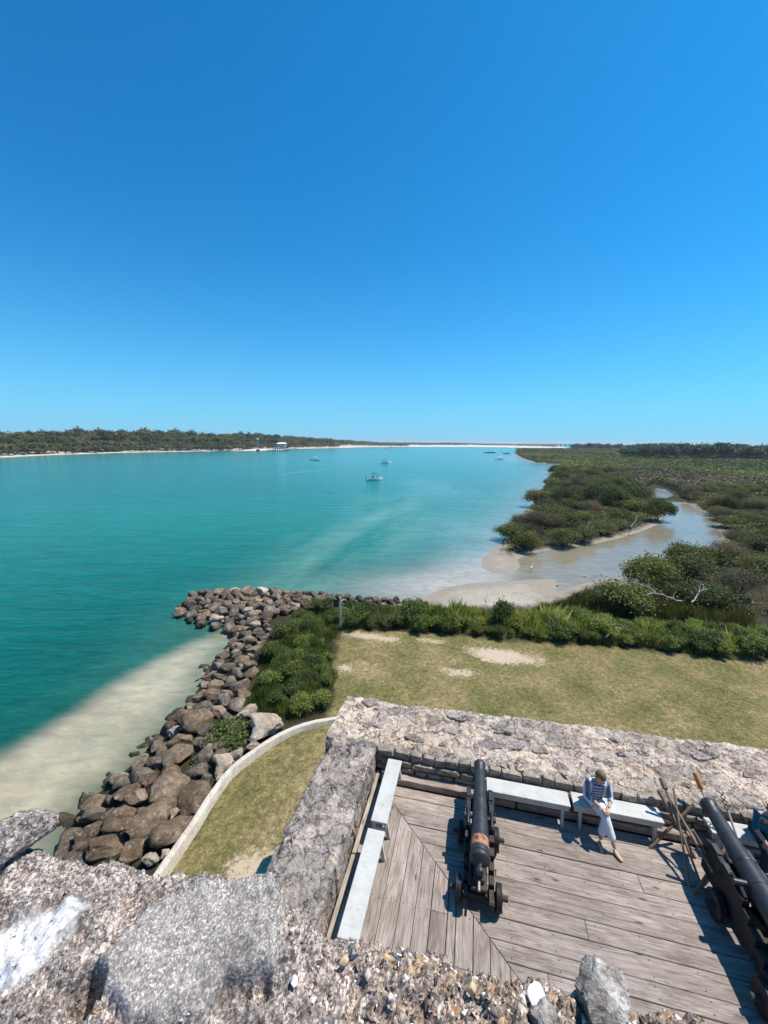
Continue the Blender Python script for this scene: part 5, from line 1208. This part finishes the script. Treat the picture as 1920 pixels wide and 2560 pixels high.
blades('hedge_grass', [np.array(HEDGE)], 24000, .85, .010, L_GRASS, 805, 'green grass growing through the hedge behind the lawn', 'grass')
for i, q in enumerate(scatter(GR, 34, .75, 31, .35)):
    pr = [shr[i % 3], shrg[i % 2]][int(rng.random() < .45)]
    plant(pr, q[0], q[1], float(ground_z(q[None])[0])-.1, rng.uniform(.45, .85), rng.uniform(0, 6), 'low leafy shrub growing in the tall grass between rocks and lawn', 'low shrubs in the tall grass')
for i, (x, y) in enumerate([(700, 1590), (740, 1550), (790, 1525), (680, 1640), (825, 1520)]):
    q = P2(x, y, 1.2); plant(shr[i % 3], q[0], q[1], 1.1, .8, i, 'low shrub in the tall grass beside the jetty', 'low shrubs in the tall grass')
BANKG = [P2(x, y, .4) for x, y in [(1300, 1535), (1400, 1500), (1450, 1475), (1530, 1462), (1620, 1450), (1700, 1480), (1900, 1540), (1900, 1580), (1500, 1545)]]
L_BANK = m_leaf('blade_bank', (.028, .036, .014), (.065, .075, .028), (.16, .135, .07), .3)
blades('bank_grass', [np.array(BANKG)], 14000, .7, .014, L_BANK, 806, 'mixed green and brown grass on the near bank of the creek', 'grass')
fs, ft = (-1.2, -1.7)
def offwall(Q): 
    s_, t_ = ST(Q); inside = (s_ > -1.35) & (t_ > -1.85)
    bare_ = .35+.65*sstep(.18, -.12, fbm(Q*.42+4.7, 3, 33))
    return (~inside)*bare_
blades('lawn_grass', [np.array(LAWN)], 70000, .016, .011, L_LAWN, 803, 'short tan and green lawn grass outside the fort walls', 'grass', 4.0, dens=offwall, edge=.1, taper=.1)

# driftwood and dead branches
r_rand = random.Random(3)
def driftwood(pts, r0, label, extra=()):
    q = np.mean([p_[:2] for p_ in pts], axis=0); base = Vector((pts[0][0], pts[0][1], pts[0][2]))
    t = thing('driftwood', label, 'dead branch', base, 0, None)
    r_ = random.Random(len(label)); p0_ = [Vector(p_)-base for p_ in pts]; pp = []
    for a, b in zip(p0_[:-1], p0_[1:]):
        d_ = (b-a).length*.10; pp += [a, a.lerp(b, .33)+Vector((r_.uniform(-d_, d_), r_.uniform(-d_, d_), r_.uniform(-d_, d_))), a.lerp(b, .66)+Vector((r_.uniform(-d_, d_), r_.uniform(-d_, d_), r_.uniform(-d_, d_)))]
    pp.append(p0_[-1]); extra = [(3*e_[0],)+tuple(e_[1:]) for e_ in extra]; tw = []
    for j in range(2, len(pp), 2):
        sc_ = r0*9; tw.append((j, r_.uniform(-sc_, sc_), r_.uniform(-sc_, sc_), r_.uniform(.2, 1.)*sc_, r0*.3))
    extra = list(extra)+tw; n = len(pp); MB().tube(pp, [r0*.85*(1-.75*i/(n-1)) for i in range(n)], 7).build('stem', M_DRIFT, t, True)
    for (i, dx, dy, dz, r_) in extra:
        a = pp[i]; b = a+Vector((dx, dy, dz)); L_ = (b-a).length; q1_ = a.lerp(b, .3)+Vector((r_rand.uniform(-.1, .1)*L_, r_rand.uniform(-.1, .1)*L_, r_rand.uniform(0, .15)*L_)); q2_ = a.lerp(b, .65)+Vector((r_rand.uniform(-.1, .1)*L_, r_rand.uniform(-.1, .1)*L_, r_rand.uniform(0, .12)*L_)); MB().tube([a, q1_, q2_, b], [r_*.9, r_*.7, r_*.45, r_*.1], 6).build('branch', M_DRIFT, t, True)
    return t
def PD(x, y, z): return tuple(P(x, y, z+(.28 if 1440 < y < 1600 else .1)))
driftwood([PD(1705, 1503, 1.5), PD(1665, 1492, 1.7), PD(1640, 1484, 1.9), PD(1625, 1470, 2.1), PD(1600, 1462, 2.3), PD(1575, 1455, 2.4), PD(1545, 1466, 2.3)], .07, 'long bleached dead branch sprawling over the bushes', ((2, -1.0, -.1, -.1, .06), (5, -.4, .3, .55, .05), (5, -.75, 0, .35, .045), (4, -.6, .1, .5, .04), (5, .1, .2, .6, .035)))
driftwood([PD(1729, 1506, 1.5), PD(1738, 1496, 1.7), PD(1745, 1482, 2.0), PD(1752, 1477, 2.1), PD(1768, 1473, 2.2)], .07, 'hooked bleached stump right of the long dead branch', ((2, 0, .1, .9, .04), (3, .3, 0, .1, .05)))
driftwood([PD(1545, 1570, 1.8), PD(1525, 1562, 2.0), PD(1500, 1552, 2.1), PD(1465, 1542, 2.2)], .045, 'thin white branch curving over the hedge', ((1, .7, 0, .0, .04), (1, .1, .1, .45, .03)))
driftwood([PD(1515, 1592, 1.6), PD(1535, 1572, 1.9), PD(1550, 1568, 1.95), PD(1578, 1574, 1.9)], .045, 'forked white stick at the lawn side of the hedge', ())
driftwood([PD(1378, 1575, 1.6), PD(1385, 1560, 1.8), PD(1392, 1545, 2.05), PD(1400, 1535, 2.3)], .04, 'spiky bundle of bleached twigs in the middle of the hedge', ((0, -.5, 0, .5, .03), (0, .5, 0, .5, .03), (1, -.4, .1, .5, .025), (1, .5, .1, .35, .025), (0, -.25, 0, .75, .025)))
driftwood([PD(1398, 1205, .3), PD(1375, 1208, .5), PD(1350, 1209, .6)], .16, 'bleached fallen tree at the river edge of the spit', ((1, -1.5, 1, 1.2, .09), (1, 1.5, .5, 1.0, .09), (2, -1.2, .3, .7, .07)))
driftwood([PD(1575, 1330, .4), PD(1582, 1310, 1.2), PD(1592, 1290, 2.0)], .07, 'fan of pale dead twigs at the creek edge of the spit', ((0, -.9, 0, 1.5, .05), (0, .9, 0, 1.3, .05), (0, 1.3, 0, .7, .04), (0, -1.2, 0, .8, .04)))
driftwood([PD(1475, 1350, .4), PD(1470, 1325, 1.2), PD(1475, 1305, 2.0)], .06, 'bare pale twigs in the middle of the spit shore', ((0, -.8, 0, 1.2, .04), (0, .8, 0, 1.0, .04), (1, .5, 0, .9, .03)))

# sign post by the hedge
q = P(851, 1567, LZ)
sp = thing('sign_post', 'white weathered post with a dark sign at the corner of the lawn', 'post', (q[0], q[1], LZ-.05))
MB().box((0, 0, .95), (.10, .10, 1.9), None, .01).build('post', M_POST, sp)
MB().box((-.24, -.03, 1.55), (.30, .04, .50), None, .01).build('sign_board', M_SIGN, sp)

# egret
q = P(1328, 1430, 0)
eg = thing('egret', 'white egret standing in the mouth of the creek', 'bird', (q[0], q[1], 0), .6); eg.scale = (1.1, 1.1, 1.1)
skinned('body', [(-.16, 0, .40, .03, .025), (-.05, 0, .44, .065, .06), (.08, 0, .50, .06, .055), (.13, 0, .58, .028, .028), (.10, 0, .68, .018, .018), (.14, 0, .78, .018, .018), (.18, 0, .80, .024, .022)], [(i, i+1) for i in range(6)], M_WHITEP, eg)
MB().tube([(.19, 0, .80), (.30, 0, .785)], [.012, .003], 6).build('beak', M_ORNG, eg)
for sy in (-.025, .025): MB().tube([(.0, sy, .42), (-.02, sy, .20), (.0, sy, -.05)], .009, 5).build('leg', M_DARK, eg)
# small dark rocks in the creek mouth
for i in range(16):
    q = P2(rr.uniform(1385, 1570), rr.uniform(1425, 1470)); r_ = rr.uniform(.12, .26)
    boulder(q[0], q[1], float(ground_z(q[None])[0])*.5+.02, r_, r_*.8, rr.uniform(0, 6), 'g', 'small dark rock in the shallow creek mouth', 'small rocks in the creek mouth')

# ------------------------------------------------------------------ boats
def boat(px, py, yaw, L, label, canopy_=None, people=0, short='boat', motor=True, hullmat=None, dark=False, up=0.):
    q = P(px, py, 0); T = thing('boat', label, 'boat', (q[0], q[1], 0), yaw)
    n = 9; V = []; prof_ = []
    for i in range(n):
        u = i/(n-1); x = (u-.5)*L; wd = L*.17*(1-max(0, (u-.45)/.55)**2.2)+.01; sh = .62+.35*u**2; kz = -.18+.45*max(0, (u-.7)/.3)**2
        prof_.append([(x, -wd, sh), (x, -wd*.92, .12), (x, 0, kz), (x, wd*.92, .12), (x, wd, sh), (x, wd*.84, sh), (x, wd*.8, .30), (x, -wd*.8, .30), (x, -wd*.84, sh)])
    m = len(prof_[0]); V = [v for r_ in prof_ for v in r_]; F = []
    for i in range(n-1):
        for j in range(m): F.append((i*m+j, i*m+(j+1) % m, (i+1)*m+(j+1) % m, (i+1)*m+j))
    F += [tuple(range(m)), tuple(range(n*m-1, (n-1)*m-1, -1))]
    MB().add(V, F).build('hull', hullmat or M_WHITEP, T)
    MB().box((-.02*L, 0, .75), (L*.10, L*.13, .9), None, .04).build('console', M_WHITEP if not dark else M_DARK, T)
    MB().box((-.16*L, 0, .50), (L*.09, L*.15, .42), None, .04).build('seat', M_WHITEP if not dark else M_DARK, T)
    if canopy_:
        mb = MB(); 
        nx2 = 7
        Vc = []; 
        for i in range(nx2):
            x = -.22*L+.34*L*i/(nx2-1); zc = 2.12+.14*math.sin(math.pi*i/(nx2-1))
            for j, yy in enumerate(np.linspace(-L*.14, L*.14, 5)): Vc.append((x, yy, zc-.10*(abs(yy)/(L*.14))**2))
        b = MB().add(Vc, [tuple(int(q_) for q_ in f) for f in gridF(nx2, 5)]).build('canopy', canopy_, T, True); m_ = b.modifiers.new('thick', 'SOLIDIFY'); m_.thickness = .05
        for x in (-.18*L, .08*L):
            for sy in (-1, 1): MB().tube([(x*.6, sy*L*.13, .6), (x, sy*L*.13, 2.08)], .025, 6).build('pole', M_ALU, T)
    if motor:
        MB().box((-.53*L, 0, .75), (.30, .34, .50), None, .06).build('outboard_motor', M_DARK, T); MB().box((-.53*L, 0, .2), (.14, .14, .7)).build('motor_leg', M_DARK, T)
    Mt = T.matrix_basis
    for i in range(people):
        x, y_ = [(-.16*L, -.05*L), (.16*L, .04*L), (-.3*L, .05*L)][i]
        c, s_ = math.cos(yaw), math.sin(yaw)
        pt = thing('person', ['person in dark clothes at the helm of the ', 'person at the bow of the ', 'person at the stern of the '][i]+short, 'person', (q[0]+x*c-y_*s_, q[1]+x*s_+y_*c, .35), yaw)
        skinned('body', [(0, 0, .45, .15, .12), (0, 0, .75, .16, .12), (0, 0, 1.0, .06), (0, 0, 1.15, .10, .10), (0, -.2, .9, .06), (.12, -.25, .62, .045), (0, .2, .9, .06), (.12, .25, .62, .045), (.38, -.1, .42, .07), (.42, -.1, .05, .05), (.38, .1, .42, .07), (.42, .1, .05, .05)],
            [(0, 1), (1, 2), (2, 3), (1, 4), (4, 5), (1, 6), (6, 7), (0, 8), (8, 9), (0, 10), (10, 11)], [M_DARK, M_TEAL, M_SHORT][i], pt, 1)
    return T
boat(937, 1200, .35, 5.2, 'white motor boat with a navy canopy, nearest on the river', M_NAVY, 2, 'nearest boat with the navy canopy')
boat(790, 1151, .10, 6.5, 'white boat with a white canopy left of the others', M_WHITEP, 1, 'white boat left of the others')
boat(965, 1158, .55, 7.0, 'white boat with dark people on board trailing a wake', M_NAVY, 3, 'boat trailing a wake')
boat(1250, 1149, .2, 7., 'small white boat with a white canopy near the right marsh', M_WHITEP, 1, 'small white boat near the marsh')
boat(1224, 1132, .0, 14., 'long dark boat anchored off the marsh point', None, 2, 'long dark boat', dark=True, hullmat=M_DARK)
boat(1267, 1134, .3, 8., 'small dark boat right of the long dark one', None, 1, 'small dark boat by the long one', hullmat=M_DARK)
boat(968, 1123, .0, 12., 'distant white boat near the sand beach', M_WHITEP, 0)
boat(976, 1117.6, 0., 12., 'white boat pulled up at the sand bar, left one', M_WHITEP, 0)
boat(1241, 1119.4, 0., 12., 'tiny pale boat in front of the sand bar', None, 0)
boat(1260, 1119.6, .2, 12., 'tiny dark boat in front of the sand bar, left of the marsh point', None, 0, hullmat=M_DARK)
boat(1294, 1121.0, .2, 14., 'tiny dark boat just beyond the marsh point', M_DARK, 0, hullmat=M_DARK)
boat(1296, 1124.2, .2, 9., 'small white boat at the tip of the marsh point', None, 0)
boat(678, 1126.5, .1, 12., 'white boat moored left of the boat house', M_WHITEP, 0)
# wake of the third boat
k = N('foam', .6, .3); nz = k.noise(k.map(k.pos(), (.15, 1.2, 1), (0, 0, .1)), 1., 5, .7)
M_FOAM = k.out((.45, .62, .66), .5)
tr = k.n('ShaderNodeBsdfTransparent'); mx = k.n('ShaderNodeMixShader'); k.set(mx.inputs[0], k.ramp(nz, [(.4, 0.), (.8, .38)])); o_ = k.t.nodes['Material Output']
k.t.links.new(tr.outputs[0], mx.inputs[1]); k.t.links.new(k.b.outputs[0], mx.inputs[2]); k.t.links.new(mx.outputs[0], o_.inputs[0])
pa = [P(x, y, .02) for x, y in [(960, 1158.6), (900, 1164.5), (850, 1170), (780, 1177), (700, 1186)]]; wv_ = [.6, 1.3, 2.0, 2.6, 3.2]
V = []; F = []
for i, (q, w_) in enumerate(zip(pa, wv_)): V += [(q[0], q[1]-w_*1.6, .02), (q[0], q[1]+w_*1.6, .02)]
F = [(2*i, 2*i+1, 2*i+3, 2*i+2) for i in range(4)]
tag(obj('boat_wake', V, F, M_FOAM), 'pale wake trailing left of the moving boat', 'wake', kind='stuff')

# boat house with dock on the far shore
q = P(700, 1127.0, 0); s0 = q[1]/FPX      # metres per source pixel there
T = thing('boat_house', 'white roofed two storey boat house on piles at the far left shore', 'building', (q[0], q[1]+4, 0), 0)
W_ = 19*s0
MB().box((0, 0, 2.6), (W_*1.9, 9, .4)).build('dock_platform', M_POST, T)
for i in range(7):
    for j in (-3.8, 3.8): MB().tube([(-W_*.9+i*W_*.3, j, -1), (-W_*.9+i*W_*.3, j, 2.6)], .28, 8).build('pile', M_BARK, T)
MB().box((W_*.15, 0, 5.2), (W_*.9, 7, 1.4)).build('wall', M_POST, T)
for sx in (-.28, .02, .32, .58): MB().tube([(W_*sx, -3.4, 2.8), (W_*sx, -3.4, 8.)], .16, 6).build('post', M_WHITEP, T)
MB().prism([(W_*-.40, -4.6), (W_*.68, -4.6), (W_*.68, 4.6), (W_*-.40, 4.6)], 5.9, 6.3).build('upper_deck', M_WHITEP, T)
mb = MB(); a = W_*.14; hw = W_*.60
mb.add([(a-hw, -5.2, 8.), (a+hw, -5.2, 8.), (a+hw, 5.2, 8.), (a-hw, 5.2, 8.), (a-hw*.6, 0, 9.6), (a+hw*.6, 0, 9.6)], [(0, 1, 5, 4), (1, 2, 5), (2, 3, 4, 5), (3, 0, 4), (3, 2, 1, 0)]).build('roof', M_WHITEP, T)
MB().box((-W_*.62, 0, 3.6), (W_*.3, 4, 1.6), None, .1).build('moored_tender', M_WHITEP, T)
q = P(645, 1127.5, 0)
T = thing('beacon', 'tall beacon mast with a white top left of the boat house', 'beacon', (q[0], q[1], 0))
MB().box((0, 0, .6), (3, 3, 2.2)).build('base', M_DARK, T)
for a in (-.5, .5): MB().tube([(a, 0, 1.5), (a*.5, 0, 12.4)], .14, 6).build('mast', M_POST, T)
MB().lathe([(12.2, .3), (12.4, .9), (13.6, .9), (14.0, .3)], 12, None, 'z').build('lantern', M_WHITEP, T)
# bridge across the inlet
Yb = 1750.; s0 = Yb/FPX; xa, xb = (1290-960)*s0, (1432-960)*s0
T = thing('bridge', 'low concrete bridge on piers across the distant inlet', 'bridge', ((xa+xb)/2, Yb, 0))
Lb = xb-xa; MB().box((0, 0, 7.2), (Lb, 14, 2.0)).build('deck', M_POST, T); MB().box((0, -7.05, 8.8), (Lb, .4, 1.2)).build('railing', M_CONC, T)
for i in range(13): MB().box((-Lb/2+Lb*(i+.5)/13, 0, 2.6), (3, 11, 7.2)).build('pier', M_CONC, T)
# low scrub on the sand bar
def reg_bar(r_, n):
    Q = np.stack([r_.uniform(-100, 700, n*6), r_.uniform(1000, 2400, n*6)], 1); s_ = sdpoly(Q, LEFT); bd = np.stack([Q[:, 0], Q[:, 1]], 1)
    y_ = 1103+CH*FPX/Q[:, 1]; x_ = 960+FPX*Q[:, 0]/Q[:, 1]; y_ = y_+.012*(x_-960); lim = np.interp(x_, [880, 1000, 1190, 1300, 1400], [1116.2, 1114.4, 1114.0, 1116.0, 1119.]); ok = (s_ > 20) & (y_ < lim); return Q[ok][:n]
o = canopy('sandbar_scrub', reg_bar, 14000, .28, lambda Q, R2: R2*0+4.2+3.5*(np.abs(Q[:, 0]-330) < 28), 760, L_FARB); tag(o, 'low brown scrub along the back of the distant sand bar', 'scrub')
# houses at the horizon
rh = random.Random(9)
for i, (px, w_, lb) in enumerate([(988, 10, 'white house among dunes behind the sand bar'), (1503, 15, 'long white house at the horizon, leftmost of the row'), (1517, 8, 'small grey house right of the long white one'), (1546, 12, 'white low house in the middle of the horizon row'), (1563, 14, 'wide pale house right of the middle of the row'), (1600, 9, 'pale house left of the distant dark woods'), (1621, 8, 'white house touching the distant dark woods'), (1645, 7, 'tiny white house seen over the distant woods')]):
    Y = 1060. if px > 1000 else 1250.; s0 = Y/FPX; X = (px-960)*s0; hz = 6.5 if i != 1 else 6.
    T = thing('house', lb, 'house', (X, Y, .4)); W_ = w_*s0*.9
    MB().box((0, 0, hz/2), (W_, 12, hz)).build('wall', M_WHITEP if i % 3 != 2 else M_POST, T)
    MB().add([(-W_*.55, -6.6, hz), (W_*.55, -6.6, hz), (W_*.55, 6.6, hz), (-W_*.55, 6.6, hz), (-W_*.4, 0, hz+2.6), (W_*.4, 0, hz+2.6)], [(0, 1, 5, 4), (1, 2, 5), (2, 3, 4, 5), (3, 0, 4), (3, 2, 1, 0)]).build('roof', M_POST if i % 2 else M_ROCKG, T)
    for j in range(3): MB().box((-W_*.3+j*W_*.3, -6.02, hz*.55), (W_*.1, .12, 1.6)).build('window', M_DARK, T)

k = N('haze'); k.t.nodes.remove(k.b); pv = k.n('ShaderNodeVolumePrincipled'); pv.inputs['Color'].default_value = (.85, .93, 1, 1); pv.inputs['Density'].default_value = .00013; pv.inputs['Anisotropy'].default_value = .2
k.t.links.new(pv.outputs[0], k.t.nodes['Material Output'].inputs['Volume'])
hz_ = MB().box((0, 0, 15), (42000, 42000, 37)).build('haze', k.m); tag(hz_, kind='stuff')
sc.render.resolution_x = 768; sc.render.resolution_y = 1024
